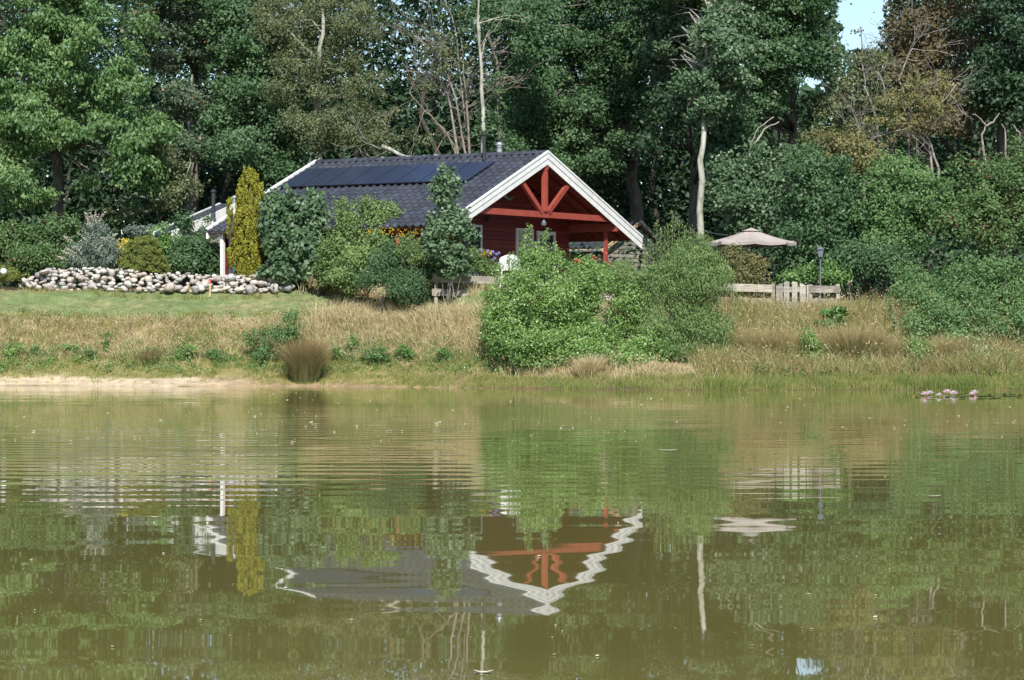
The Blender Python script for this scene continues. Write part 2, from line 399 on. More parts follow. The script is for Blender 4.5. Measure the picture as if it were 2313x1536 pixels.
# ------------------------------------------------------------------ house
hr = np.array([-.837, .547, 0]); hg = np.array([-.547, -.837, 0])      # along the ridge (away), towards the near eave
P0 = np.array([1.238, 100, 0])
RIDGE, TAN = H0+6.49, .43
def HP(u, v, z): return P0+hr*u+hg*v+np.array([0, 0, z])
UP = np.array([0, 0, 1.])
def zr(v): return RIDGE-TAN*abs(v)
GZ = 3.12
house = root('cabin', HP(5, 0, GZ), 'red wooden cabin with black tiled roof, solar panels and white barge boards', 'cabin')
def hbox(name, u0, u1, v0, v1, z0, z1, mat, parent=house):
    return MB().box(HP(u0, v0, z0), hr*(u1-u0), hg*(v1-v0), UP*(z1-z0)).build(name, mat, parent)
LEN, VE, VB, HW, VG = 10.05, 6.2, 6.35, 4.7, 5.9
WU = 2.0
cosp = 1/math.sqrt(1+TAN*TAN); sinp = TAN*cosp
# roof deck, one board sheet a side (red underside), then tiles
def deck(name, sgn, v1):
    poly = [HP(.06, 0, RIDGE-.09), HP(.06, sgn*v1, zr(v1)-.09), HP(.06, sgn*v1, zr(v1)-.17), HP(.06, 0, RIDGE-.17)]
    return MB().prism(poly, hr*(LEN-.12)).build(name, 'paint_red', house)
deck('roof_deck', 1, VE); deck('roof_deck', -1, VB)
# tiles
TW, TL = .305, .36
def tile_geo():
    xs = np.linspace(0, TW, 8); h = .032*np.cos((xs/TW)*2*math.pi)+.014*np.cos((xs/TW)*4*math.pi+.6)
    V = []; n = len(xs)
    for (b, lift) in ((-.02, 0.0), (TL, .036)):
        for x, hh in zip(xs, h): V.append((x, b, hh+lift))
    for x, hh in zip(xs, h): V.append((x, TL, hh+.036-.045))
    Fc = [(i, i+n, i+1+n, i+1) for i in range(n-1)]+[(i+n, i+2*n, i+1+2*n, i+1+n) for i in range(n-1)]
    return V, Fc
TV, TF = tile_geo()
tme = bpy.data.meshes.new('roof_tile'); tme.from_pydata(TV, [], TF); tme.materials.append(MATS['tile_slate']); tme.update()
def tiles(parent, origin, a, b, ncol, nrow, skip=None, limit=300, ref=np.zeros(3)):
    a = a/np.linalg.norm(a); b = b/np.linalg.norm(b); nn = np.cross(b, a)
    if nn[2] < 0: nn = -nn
    M = np.array([a, b, nn]).T
    pos = [(origin+a*TW*i+b*TL*j, i, j) for i in range(ncol) for j in range(nrow) if not (skip and skip(i, j))]
    pos.sort(key=lambda t: np.linalg.norm(t[0]-ref))
    rl = rloc(parent); e = Matrix(M.tolist()).to_euler() if np.linalg.det(M) > 0 else None
    rg = random.Random(3)
    mesh = tme
    if e is None:
        M2 = np.array([-a, b, nn]).T; e = Matrix(M2.tolist()).to_euler(); off = a*TW
    else: off = np.zeros(3)
    for p, i, j in pos[:limit]:
        o = link('roof_tile', mesh, parent); q = p+off-rl+nn*rg.uniform(-.002, .004); o.location = q; o.rotation_euler = e
    mb = MB()
    for p, i, j in pos[limit:]:
        mb.add([p+a*v[0]+b*v[1]+nn*v[2] for v in TV], TF)
    if mb.v: mb.build('roof_tiles', 'tile_slate', parent)['kind'] = 'stuff'
slope_dn = hg*cosp-UP*sinp
def under_panel(i, j):
    u0, u1 = i*TW, (i+1)*TW; v0, v1 = j*TL*cosp, (j+1)*TL*cosp
    return u0 > 1.7 and u1 < 9.5 and v0 > 1.15 and v1 < 2.55
tiles(house, HP(0.02, .06, zr(.06)-.03), hr, slope_dn, 33, 19, under_panel)
tiles(house, HP(0.02, -.06, zr(.06)-.03), hr, -hg*cosp-UP*sinp, 33, 19, None, limit=0)
rc = MB()
for k in range(25):
    u = .02+k*.402
    ring = [HP(u, v_, RIDGE+z_) for v_, z_ in ((.15,-.045),(.08,.045),(0,.075),(-.08,.045),(-.15,-.045))]
    ring2 = [HP(u+.40, v_*.93, RIDGE+z_-.012) for v_, z_ in ((.15,-.045),(.08,.045),(0,.075),(-.08,.045),(-.15,-.045))]
    MB().add(ring+ring2, [(0,1,6,5),(1,2,7,6),(2,3,8,7),(3,4,9,8),(0,4,3,2,1),(5,6,7,8,9)]).build('ridge_tile', 'tile_slate', house)
# uneven pale bits scattered along the back of the ridge
mb = MB(); rg = random.Random(8)
for k in range(60):
    u = rg.uniform(4.2, 8.6); v_ = rg.uniform(-.30, -.02); s_ = rg.uniform(.06, .17)
    mb.box(HP(u, v_, RIDGE+.05-abs(v_)*.3), hr*s_, hg*s_*.6, UP*rg.uniform(.02, .05))
mb.build('ridge_patch', 'ashen', house)
# solar panels
for k in range(8):
    u0 = 1.53+k*1.022; o = HP(u0, 1.0, zr(1.0)+.07)
    nrm_ = hg*sinp+UP*cosp
    fr = MB().box(o, hr*1.006, slope_dn*1.85, nrm_*.035).build('solar_panel', 'panel_frame', house)
    MB().box(o+hr*.012+slope_dn*.012+nrm_*.035, hr*.982, slope_dn*1.826, nrm_*.004).build('glass', 'panel_glass', fr)
for v_ in (1.35, 2.35):
    MB().box(HP(1.5, v_, zr(v_)+.0), hr*8.2, slope_dn*.04, (hg*sinp+UP*cosp)*.075).build('mounting_rail', 'metal_black', house)
# barge boards front and rear
def barge(uf, thick, sgn, v1):
    for (dz0, dz1, t) in ((.05, -.02, .045), (-.026, -.226, .022), (-.230, -.44, .0)):
        ue = uf
        a = HP(ue-t-thick, 0, RIDGE+dz0); b = HP(ue-t-thick, sgn*v1, zr(v1)+dz0)
        c = HP(ue-t-thick, sgn*v1, zr(v1)+dz1); d = HP(ue-t-thick, 0, RIDGE+dz1)
        MB().prism([a, b, c, d], hr*(thick+(t if uf < 5 else 0))).build('barge_board', 'paint_white', house)
for sgn, v1 in ((1, VE+.1), (-1, VB+.1)):
    barge(.03, .03, sgn, v1)
for sgn, v1 in ((1, VE+.1), (-1, VB+.1)):
    for (dz0, dz1, t) in ((.07, -.03, .05), (-.035, -.30, .02)):
        a = HP(LEN-.03, 0, RIDGE+dz0)
        MB().prism([a, HP(LEN-.03, sgn*v1, zr(v1)+dz0), HP(LEN-.03, sgn*v1, zr(v1)+dz1), HP(LEN-.03, 0, RIDGE+dz1)], hr*(.05+t)).build('barge_board', 'paint_white', house)
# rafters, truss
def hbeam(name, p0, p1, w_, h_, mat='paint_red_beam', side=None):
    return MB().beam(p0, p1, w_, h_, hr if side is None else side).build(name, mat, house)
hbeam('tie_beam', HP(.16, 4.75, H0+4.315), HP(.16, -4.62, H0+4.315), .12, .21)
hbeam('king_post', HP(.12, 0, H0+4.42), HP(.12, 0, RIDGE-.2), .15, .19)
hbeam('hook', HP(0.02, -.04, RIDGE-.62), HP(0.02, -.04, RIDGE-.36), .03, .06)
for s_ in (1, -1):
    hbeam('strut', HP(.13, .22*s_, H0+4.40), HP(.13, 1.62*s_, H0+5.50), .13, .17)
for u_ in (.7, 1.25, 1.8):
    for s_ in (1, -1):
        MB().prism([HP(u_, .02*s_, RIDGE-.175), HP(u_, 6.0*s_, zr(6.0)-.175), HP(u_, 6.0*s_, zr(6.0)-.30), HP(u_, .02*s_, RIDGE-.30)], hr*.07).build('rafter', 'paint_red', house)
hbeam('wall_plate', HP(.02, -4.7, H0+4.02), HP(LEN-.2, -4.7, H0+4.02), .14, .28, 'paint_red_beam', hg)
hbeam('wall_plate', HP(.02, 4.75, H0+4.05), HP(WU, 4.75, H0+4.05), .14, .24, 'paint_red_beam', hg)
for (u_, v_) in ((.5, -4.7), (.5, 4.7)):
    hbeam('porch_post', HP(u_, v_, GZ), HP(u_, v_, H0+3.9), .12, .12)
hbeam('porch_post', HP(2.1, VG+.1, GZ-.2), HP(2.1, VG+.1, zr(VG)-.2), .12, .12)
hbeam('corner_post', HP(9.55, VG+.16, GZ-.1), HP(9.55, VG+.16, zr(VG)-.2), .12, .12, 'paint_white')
# recessed gable wall : horizontal boards
def zlim(v): return zr(v)-.18
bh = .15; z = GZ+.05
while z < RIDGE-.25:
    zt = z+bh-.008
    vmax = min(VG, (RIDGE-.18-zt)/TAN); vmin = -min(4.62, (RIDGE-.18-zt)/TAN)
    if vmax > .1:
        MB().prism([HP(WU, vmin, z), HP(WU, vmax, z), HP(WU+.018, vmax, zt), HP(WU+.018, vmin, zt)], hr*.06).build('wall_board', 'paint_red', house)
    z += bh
hbox('porch_floor', -.1, WU, -5.2, 5.6, GZ-.35, GZ+.04, 'wood_weathered')
# remaining walls
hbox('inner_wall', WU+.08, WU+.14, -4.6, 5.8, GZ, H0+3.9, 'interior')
z = GZ+.05
while z < H0+3.85:
    MB().prism([HP(WU+.1, -4.7, z), HP(WU+.1, -4.70, z+.142), HP(WU+.1, -4.62, z+.142), HP(WU+.1, -4.62, z)], hr*(LEN-WU-.5)).build('wall_board', 'paint_red', house)
    z += .15
hbox('back_wall', LEN-.4, LEN-.3, -4.7, VG-.1, GZ, H0+3.9, 'paint_red')
MB().prism([HP(LEN-.4, -4.7, H0+3.9), HP(LEN-.4, 5.6, H0+3.9), HP(LEN-.4, .0, RIDGE-.25)], hr*.1).build('back_gable', 'paint_red', house)
hbox('foundation', WU, LEN-.3, -4.7, VG, GZ-.7, GZ+.05, 'concrete')
# glazed veranda along the near eave
hbox('sill_wall', WU+.2, 9.4, VG-.08, VG, GZ+.04, GZ+.55, 'paint_red')
hbox('header', WU+.2, 9.4, VG-.06, VG+.02, zr(VG)-.42, zr(VG)-.2, 'paint_red')
for k in range(7):
    u0 = 2.3+k*1.015
    fr = MB()
    for (a, b, c, d) in ((u0, u0+.06, GZ+.56, zr(VG)-.43), (u0+.93, u0+.99, GZ+.56, zr(VG)-.43), (u0+.06, u0+.93, GZ+.56, GZ+.63), (u0+.06, u0+.93, zr(VG)-.5, zr(VG)-.43)):
        fr.box(HP(a, VG-.06, c), hr*(b-a), hg*.07, UP*(d-c))
    w_ = fr.build('window', 'paint_white' if k == 6 else 'paint_red', house)
    MB().box(HP(u0+.06, VG-.04, GZ+.63), hr*.87, hg*.02, UP*(zr(VG)-.5-GZ-.63)).build('pane', 'blue_glass', w_)
# gutter
pts = [HP(1.9+i*.8, VE+.06, zr(VE)-.10) for i in range(11)]
MB().tube(pts, .055, 8).build('gutter', 'metal_zinc', house, True)
MB().tube([HP(9.6, VE+.03, zr(VE)-.15), HP(9.6, VG+.05, zr(VE)-.4), HP(9.6, VG+.05, GZ)], .04, 8).build('downpipe', 'metal_zinc', house, True)
# windows and door on the porch wall
def win(name, v0, v1, z0, z1, cols, rows, pane='window_glass', fw=.085):
    sg = 1; uf = WU-.05
    m = MB()
    for (a, b, c, d) in ((v0, v0+fw, z0, z1), (v1-fw, v1, z0, z1), (v0+fw, v1-fw, z0, z0+fw), (v0+fw, v1-fw, z1-fw, z1)):
        m.box(HP(uf, a, c), hr*.07, hg*(b-a), UP*(d-c))
    f = m.build(name, 'paint_white', house)
    n = 0; iw = (v1-v0-2*fw); ih = (z1-z0-2*fw)
    for i in range(cols):
        for j in range(rows):
            a = v0+fw+iw*i/cols; c = z0+fw+ih*j/rows
            MB().box(HP(uf+.03, a, c), hr*.015, hg*(iw/cols), UP*(ih/rows)).build('pane', pane, f)
    for i in range(1, cols):
        a = v0+fw+iw*i/cols
        MB().box(HP(uf+.005, a-.018, z0+fw), hr*.022, hg*.036, UP*ih).build('glazing_bar', 'paint_white', f)
    for j in range(1, rows):
        c = z0+fw+ih*j/rows
        MB().box(HP(uf+.008, v0+fw, c-.018), hr*.016, hg*iw, UP*.036).build('glazing_bar', 'paint_white', f)
    return f
win('window', -2.15, -1.04, GZ+.75, H0+3.92, 2, 3, 'pale_glass')
d_ = win('door', -3.62, -2.42, GZ+.05, H0+3.86, 2, 4, 'window_glass', .13)
MB().box(HP(WU-.09, -2.52, GZ+1.0), hr*.04, hg*.03, UP*.14).build('handle', 'metal_steel', d_)
win('window', 1.16, 2.5, GZ+.55, H0+3.95, 1, 1)
# wall lamp hanging below the tie beam, cable
MB().tube([HP(.16, 0, H0+4.21), HP(.16, 0, H0+4.14)], .01, 5).lathe(HP(.16, 0, H0+3.92), [(.03,0),(.085,.02),(.095,.12),(.04,.2),(.015,.22)], 8).build('porch_lamp', 'metal_grey', house)
MB().lathe(HP(WU-.12, .9, H0+4.2), [(.02,-.14),(.07,-.1),(.08,.04),(.02,.1)], 8).build('wall_lamp', 'metal_black', house)
# flues
def flue(name, base, top, r, mat, cap='cowl', capmat=None, seg=6):
    base = np.array(base); top = np.array(top); h_ = top[2]-base[2]
    f = MB().lathe(base, [(r*1.5, 0), (r*1.5, .04), (r, .08), (r, h_-.08)], 12).build(name, mat, house, False)
    MB().lathe(base+[0, 0, h_-.12], [(r*1.02,0),(r*1.6,.02),(r*1.6,.06),(r*1.1,.08),(r*1.1,.11),(r*.3,.13)], 12).build('cowl', capmat or mat, f)
    return f
# dark flue near (1092, 300..378)
b_ = HP(2.35, .45, zr(.45)-.03)
flue('flue_pipe', b_, b_+[0, 0, .98], .062, 'metal_black')
b_ = HP(2.4, -.6, zr(.6)-.2)
f_ = flue('chimney', b_, b_+[0, 0, .92], .11, 'metal_steel')
MB().lathe(b_+[0, 0, .50], [(.118,0),(.118,.04)], 12).lathe(b_+[0, 0, .70], [(.118,0),(.118,.03)], 12).build('clamp_ring', 'metal_black', f_)
b_ = HP(8.75, -.35, zr(.35)-.05)
MB().lathe(b_, [(.09,0),(.09,.16),(.17,.18),(.13,.24),(.04,.27)], 12).build('roof_vent', 'metal_black', house)
# annex behind the left end
AU0, AU1, AV = 11.95, 12.75, 2.25
AZ = H0+4.93; AT = .315
def az(v): return AZ-AT*abs(v-AV)
for (va, vb) in ((AV, 5.95), (AV, -1.4)):
    MB().prism([HP(AU0, va, az(va)), HP(AU0, vb, az(vb)), HP(AU0, vb, az(vb)-.09), HP(AU0, va, az(va)-.09)], hr*(AU1-AU0-.02)).build('annex_roof', 'tile_slate', house)
    for u_, t_, th_ in ((AU1, .04, .24), (AU0-.045, .04, .34)):
        MB().prism([HP(u_, va, az(va)+.035), HP(u_, vb, az(vb)+.035), HP(u_, vb, az(vb)-th_), HP(u_, va, az(va)-th_)], hr*t_).build('barge_board', 'paint_white', house)
hbox('annex_wall', AU0+.3, AU1-.3, -1.2, 5.4, GZ-.3, az(5.5)-.12, 'wood_shed')
MB().prism([HP(AU0+.25, -1.2, az(5.5)-.12), HP(AU0+.25, 5.4, az(5.5)-.12), HP(AU0+.25, AV, AZ-.12)], hr*.1).build('annex_gable', 'paint_white', house)
hbox('passage_wall', LEN-.28, AU0+.28, -.8, 4.3, GZ-.3, H0+3.3, 'wood_shed')
q = at(482, 478, 103.2); flue('flue_pipe', q, q+[0, 0, .80], .07, 'metal_black')
q = at(530, 470, 104.6); flue('vent_pipe', q, q+[0, 0, .46], .085, 'metal_steel')
# hanging driftwood under the gable
o = MB(); q = HP(WU-.08, -.35, H0+4.97); rg = random.Random(4)
pts = [q+hg*(.36-i*.14)+UP*(math.sin(i*1.3)*.05) for i in range(7)]
o.tube(pts, [.02, .055, .07, .045, .06, .05, .02], 7)
tagset(o.build('driftwood', 'bark_dead', None, True), 'pale piece of driftwood hung on the porch wall under the gable', 'ornament')

# ------------------------------------------------------------------ shed
SP = np.array([4.885, 112, 0])
def SPt(u, v, z): return SP+hr*u+hg*v+UP*z
SR = H0+4.57; ST = .41; SG = 3.0
shed = root('garden_shed', SPt(2.5, 0, SG), 'grey weathered plank shed with black tiles behind the cabin porch', 'shed')
for s_ in (1, -1):
    MB().prism([SPt(-.1, 0, SR-.05), SPt(-.1, 2.75*s_, SR-2.75*ST-.05), SPt(-.1, 2.75*s_, SR-2.75*ST-.11), SPt(-.1, 0, SR-.11)], hr*5.2).build('roof_deck', 'wood_new', shed)
    MB().prism([SPt(-.17, 0, SR+.02), SPt(-.17, 2.82*s_, SR-2.82*ST+.02), SPt(-.17, 2.82*s_, SR-2.82*ST-.12), SPt(-.17, 0, SR-.12)], hr*.06).build('barge_board', 'wood_new' if s_ > 0 else 'wood_weathered', shed)
cs = 1/math.sqrt(1+ST*ST)
tiles(shed, SPt(-.08, .02, SR-.01), hr, hg*cs-UP*ST*cs, 17, 8, None, 136)
tiles(shed, SPt(-.08, -.02, SR-.01), hr, -hg*cs-UP*ST*cs, 17, 8, None, 0)
MB().tube([SPt(-.1, 2.85, SR-2.85*ST-.04), SPt(5.1, 2.85, SR-2.85*ST-.04)], .045, 6).build('gutter', 'metal_zinc', shed)
z = SG
while z < SR-.25:
    zt = z+.155; hv = min(2.3, (SR-.12-zt)/ST)
    if hv > .06:
        MB().prism([SPt(.0, -hv, z), SPt(.0, hv, z), SPt(.02, hv, zt), SPt(.02, -hv, zt)], hr*.03).build('board', 'wood_shed', shed)
    z += .163
for v_ in (2.3, -2.36):
    MB().box(SPt(0.03, v_, SG), hr*4.9, hg*.05, UP*(SR-2.4*ST-.1-SG)).build('side_wall', 'wood_shed', shed)

# ------------------------------------------------------------------ fence, gate
def fence(name, label, px0, px1, Y0, Y1, tops, lows, posts):
    pa = at(px0, tops[0], Y0); r_ = root(name, (pa[0], Y0, float(gz(pa[0], Y0))), label, 'fence')
    n = max(1, round((px1-px0)/150)); rg = random.Random(int(px0))
    for (t0, t1, b0, b1) in ((tops[0], tops[1], tops[2], tops[3]), (lows[0], lows[1], lows[2], lows[3])):
        for k in range(n):
            f0, f1 = k/n, (k+1)/n
            L = lambda a, b, f: a+(b-a)*f
            Ya, Yb = L(Y0, Y1, f0), L(Y0, Y1, f1)
            A = at(L(px0, px1, f0)+.6, L(t0, t1, f0), Ya); B = at(L(px0, px1, f1)-.6, L(t0, t1, f1)+rg.uniform(-1, 1), Yb)
            a = at(L(px0, px1, f0)+.6, L(b0, b1, f0), Ya); b = at(L(px0, px1, f1)-.6, L(b0, b1, f1)+rg.uniform(-1, 1), Yb)
            M_ = (A+B)/2+[0, 0, rg.uniform(-.012, .006)]; m_ = (a+b)/2+[0, 0, rg.uniform(-.01, .01)]
            MB().prism([A, M_, B, b, m_, a], (0, .035, 0)).build('rail', 'wood_rail', r_)
    for p in posts:
        f = (p-px0)/(px1-px0); Yp = Y0+(Y1-Y0)*f+.04; tt = tops[0]+(tops[1]-tops[0])*f-3
        q = at(p, tt, Yp); zb = float(gz(q[0], Yp))-.3
        MB().box((q[0]-.055, Yp, zb), (.11, 0, 0), (0, .1, 0), (0, 0, q[2]-zb)).build('post', 'wood_rail', r_)
    return r_
fence('rail_fence', 'long grey two-rail wooden fence running from the dark bush behind the birch to the gate', 975, 1745, 94.5, 93.6, (620, 643, 637, 660), (652, 674, 668, 689), (985, 1135, 1290, 1445, 1600, 1747))
fence('rail_fence', 'short grey two-rail fence length to the right of the garden gate', 1828, 1897, 93.6, 93.4, (645, 645, 661, 661), (674, 674, 688, 688), (1831, 1893))
gr = root('garden_gate', gp(1788, 93.5), 'small grey slatted gate with an arched top standing in the rail fence', 'gate')
for k, (x0, x1, t0, t1) in enumerate(((1753, 1768, 646, 639), (1770.5, 1783, 637.5, 636), (1789, 1801, 636, 637.5), (1806.5, 1820, 638.5, 645))):
    A = at(x0, t0, 93.4); B = at(x1, t1, 93.4); c_ = at(x1, 697+k*.4, 93.4); d_ = at(x0, 696.5+k*.4, 93.4)
    MB().prism([A, (A+B)/2+[0, 0, .012], B, c_, d_], (0, .022, 0)).build('pale', 'wood_weathered', gr)
for y0, y1 in ((648, 660), (682, 692)):
    A = at(1753, y0, 93.43); B = at(1820, y1, 93.43)
    MB().box((A[0], 93.425, B[2]), (B[0]-A[0], 0, 0), (0, .03, 0), (0, 0, A[2]-B[2])).build('cross_rail', 'wood_weathered', gr)
q = at(1823, 645, 93.5); MB().box((q[0]-.02, 93.42, q[2]-.8), (.06, 0, 0), (0, .1, 0), (0, 0, .82)).build('gate_post', 'wood_weathered', gr)

# ------------------------------------------------------------------ stone wall
def stone_mesh(seed):
    import bmesh
    bm = bmesh.new(); bmesh.ops.create_icosphere(bm, subdivisions=2, radius=.5)
    rg = rs(seed); ax = rg.randn(5, 3)
    cut = [(a/np.linalg.norm(a), rg.uniform(.27, .42)) for a in rg.randn(8, 3)]
    for v in bm.verts:
        p = np.array(v.co); p = p*(1+.05*math.sin(p.dot(ax[0])*5)+.04*math.sin(p.dot(ax[1])*7))
        for n, d in cut:
            e = p.dot(n)-d
            if e > 0: p = p-n*e*.93
        v.co = p
    for f in bm.faces: f.smooth = True
    me = bpy.data.meshes.new('stone'); bm.to_mesh(me); bm.free(); me.materials.append(MATS['field_stone'])
    return me
STM = [stone_mesh(i) for i in range(9)]
sw = root('stone_wall', gp(350, 99.3), 'low dry wall of piled rounded field stones along the lawn', 'stone wall')
rg = random.Random(21)
rl = rloc(sw)
def topy(x): return np.interp(x, [40, 60, 85, 120, 230, 300, 330, 400, 520, 600, 640, 668], [640, 622, 606, 602, 600, 606, 614, 612, 618, 616, 622, 640])
def boty(x): return np.interp(x, [40, 110, 210, 330, 450, 560, 668], [650, 650, 655, 660, 662, 662, 658])
def put(px, py, Y, w_, h_, d_, rot):
    q = at(px, py, Y); s = Y/F
    o = link('stone', rg.choice(STM), sw); o.location = q-rl
    o.scale = (w_*s*1.1, d_*s*1.1, h_*s*1.1); o.rotation_euler = (rg.uniform(-.3, .3), rot, rg.uniform(0, 6.28))
    if abs(o.rotation_euler.z) > 0: pass
n_st = 0
prof = np.array([0.0]*700)
def gzpx(x, Y=98.3): return HY-(float(gz((x-HX)*Y/F, Y))-H0)*F/Y
def wallY(x):
    for Y_ in np.arange(97.3, 100.3, .1):
        if gzpx(x, Y_) <= boty(x)+3: return Y_
    return 100.2
WY = np.convolve(np.pad([wallY(x) for x in range(700)], 20, 'edge'), np.ones(41)/41, 'valid')
base = np.array([gzpx(x, WY[x])-1 for x in range(700)])
for it in range(1400):
    x = rg.uniform(44, 662); wS = rg.choice([8, 10, 11, 12, 14, 15, 17, 21]); hS = wS*rg.uniform(.52, .88)
    if it < 60: wS *= 1.15; hS *= 1.1
    a_, b_ = int(x-wS*.36), int(x+wS*.36)+1
    cur = prof[a_:b_].mean()*.6+prof[a_:b_].max()*.4
    room = base[int(x)]-topy(x)-6-cur
    if room < hS*.45 or n_st > 285: continue
    rr_ = [np.mean(prof[max(0, c_-6):c_+6]) for c_ in (int(x)-18, int(x)+18)]
    if cur > min(rr_)+11: continue
    top_ = cur+hS*.92
    put(x, base[int(x)]-cur-hS*.46, WY[int(x)]+cur*.010+rg.uniform(-.06, .06), wS, hS, wS*rg.uniform(.8, 1.2), rg.uniform(-.35, .35))
    prof[a_:b_] = np.maximum(prof[a_:b_], top_-2*np.abs(np.linspace(-1, 1, b_-a_))**2*hS*.2); n_st += 1
for (x, w_, h_, r_) in ((60, 13, 36, .7), (111, 30, 20, 0), (207, 27, 20, 0), (383, 28, 24, .3), (441, 24, 19, .2), (565, 24, 24, 0), (620, 16, 26, .3), (650, 24, 16, .25)):
    put(x, base[int(x)]-h_*.42, WY[int(x)]-.15, w_, h_, (w_+h_)/2, r_); n_st += 1
for (x, y, w_, h_, r_) in ((100, 614, 34, 11, .05), (518, 627, 27, 18, .1)):
    put(x, y, WY[int(x)]+.1, w_, h_, (w_+h_)/2, r_); n_st += 1
print('stones', n_st)

# ------------------------------------------------------------------ vegetation machinery
def unit(a): return a/(np.linalg.norm(a, axis=-1, keepdims=True)+1e-9)
def leafcloud(P, out, tint, L, Wd, rg, mode='any'):
    n = len(P)
    nrm = unit(out*.55+np.array([0, -.15, .45])+rg.randn(n, 3)*.55)
    if mode == 'up': t = unit(np.array([0, 0, 1.])+rg.randn(n, 3)*.35+out*.25)
    elif mode == 'droop': t = unit(np.array([0, 0, -.8])+rg.randn(n, 3)*.45+out*.6)
    else: t = rg.randn(n, 3)+out*.5
    t = unit(t-(t*nrm).sum(1, keepdims=True)*nrm)
    b = np.cross(nrm, t)
    l = (L*rg.uniform(.6, 1.3, n)/2)[:, None]; w_ = (Wd*rg.uniform(.6, 1.3, n)/2)[:, None]
    V = np.stack([P-t*l, P+b*w_+t*l*.1, P+t*l, P-b*w_+t*l*.1], 1).reshape(-1, 3)
    Q = np.arange(4*n).reshape(n, 4)
    return V, Q, np.repeat(tint, 4)
def sample_blobs(blobs, ncl, rg, surf=.4, front=.35):
    """blobs: (px,py,rx,ry,Y,ydepth) -> cluster centres + outward directions"""
    cs, rad = [], []
    for (px, py, rx, ry, Y, dy) in blobs:
        cs.append(at(px, py, Y)); rad.append((rx*Y/F, dy, ry*Y/F))
    cs = np.array(cs); rad = np.array(rad)
    wgt = rad[:, 0]*rad[:, 2]; wgt = wgt/wgt.sum()
    k = rg.choice(len(cs), ncl, p=wgt)
    d = unit(rg.randn(ncl, 3)); d[:, 1] = np.where(rg.rand(ncl) < front, -np.abs(d[:, 1]), d[:, 1])
    r_ = rg.rand(ncl)**surf
    return cs[k]+d*r_[:, None]*rad[k], d
def foliage(blobs, ncl, rc, per, rg, surf=.4, front=.35, flat=.6, vert=1.0):
    cc, cd = sample_blobs(blobs, ncl, rg, surf, front)
    rcl = rc*rg.uniform(.4, 1.45, ncl)
    cnt = np.maximum(6, per*(rcl/rc)**2*np.where(cd[:, 1] > .25, .55, 1)).astype(int)
    idx = np.repeat(np.arange(ncl), cnt); n = len(idx)
    d = unit(rg.randn(n, 3)); r_ = rg.rand(n)**.5*np.where(rg.rand(n) < .13, 1.55, 1)
    off = d*r_[:, None]*rcl[idx][:, None]; off[:, 2] *= flat*vert
    # ragged spray: push some leaves outward
    P = cc[idx]+off
    tint = .08+.30*rg.rand(ncl)[idx]+.25*vnoise(cc[:, 0]*.8+5, cc[:, 2]*.9, 17)[idx]+.42*rg.rand(n)
    sp = rg.rand(n) < .015; tint[sp] = 1
    return P, unit(d*.7+cd[idx]*.6), tint, cc
def limb_mesh(mb, start, end, r0, rg, n=4, sides=5, wob=.12):
    start = np.array(start); end = np.array(end); L = np.linalg.norm(end-start); pts = []
    for i in range(n+1):
        f = i/n; p = start+(end-start)*f
        p = p+np.array([0, 0, math.sin(f*math.pi)*L*.08])+(rg.randn(3)*wob*L*.25*(0 < i < n))
        pts.append(p)
    mb.tube(pts, [max(.008, r0*(1-.8*i/n)) for i in range(n+1)], sides)
    return pts
def tree(label, trunk, r0, blobs, ncl, rc, per, L, Wd, mat, bark, seed, mode='any', surf=.4, front=.35, name='tree', cat='tree', flat=.6, limbs=.22, extra=None, limb_r=.07):
    """trunk: [(px,py,Y)...] from the ground upward"""
    rg = rs(seed)
    pts = [at(*t) for t in trunk]
    pts[0][2] = float(gz(pts[0][0], pts[0][1]))-.1
    r_ = root(name, tuple(pts[0]+[0, 0, .1]), label, cat)
    # smooth trunk
    fine = []
    for i in range(len(pts)-1):
        for k in range(3):
            f = k/3; fine.append(pts[i]*(1-f)+pts[i+1]*f+(rg.randn(3)*.03 if (i or k) else 0))
    fine.append(pts[-1]); m = len(fine)
    mb = MB().tube(fine, [r0*(1.25 if i == 0 else 1)*(1-.72*i/(m-1)) for i in range(m)], 10)
    P, out, tint, cc = foliage(blobs, ncl, rc, per, rg, surf, front, flat)
    top = fine[m//2:]
    for c_ in cc[rg.rand(ncl) < limbs]:
        cand = [p for p in fine[m//3:] if p[2] < c_[2]+.2] or [fine[m//3]]
        s0 = min(cand, key=lambda p: np.linalg.norm(p-c_)+rg.rand()*1.5)
        limb_mesh(mb, s0, c_, limb_r*rg.uniform(.5, 1.1), rg)
    mb.build('trunk', bark, r_, True)
    V, Q, T = leafcloud(P, out, tint, L, Wd, rg, mode)
    npmesh('crown', V, [Q], mat, r_, tint=T)
    if extra: extra(r_, rg, cc)
    return r_
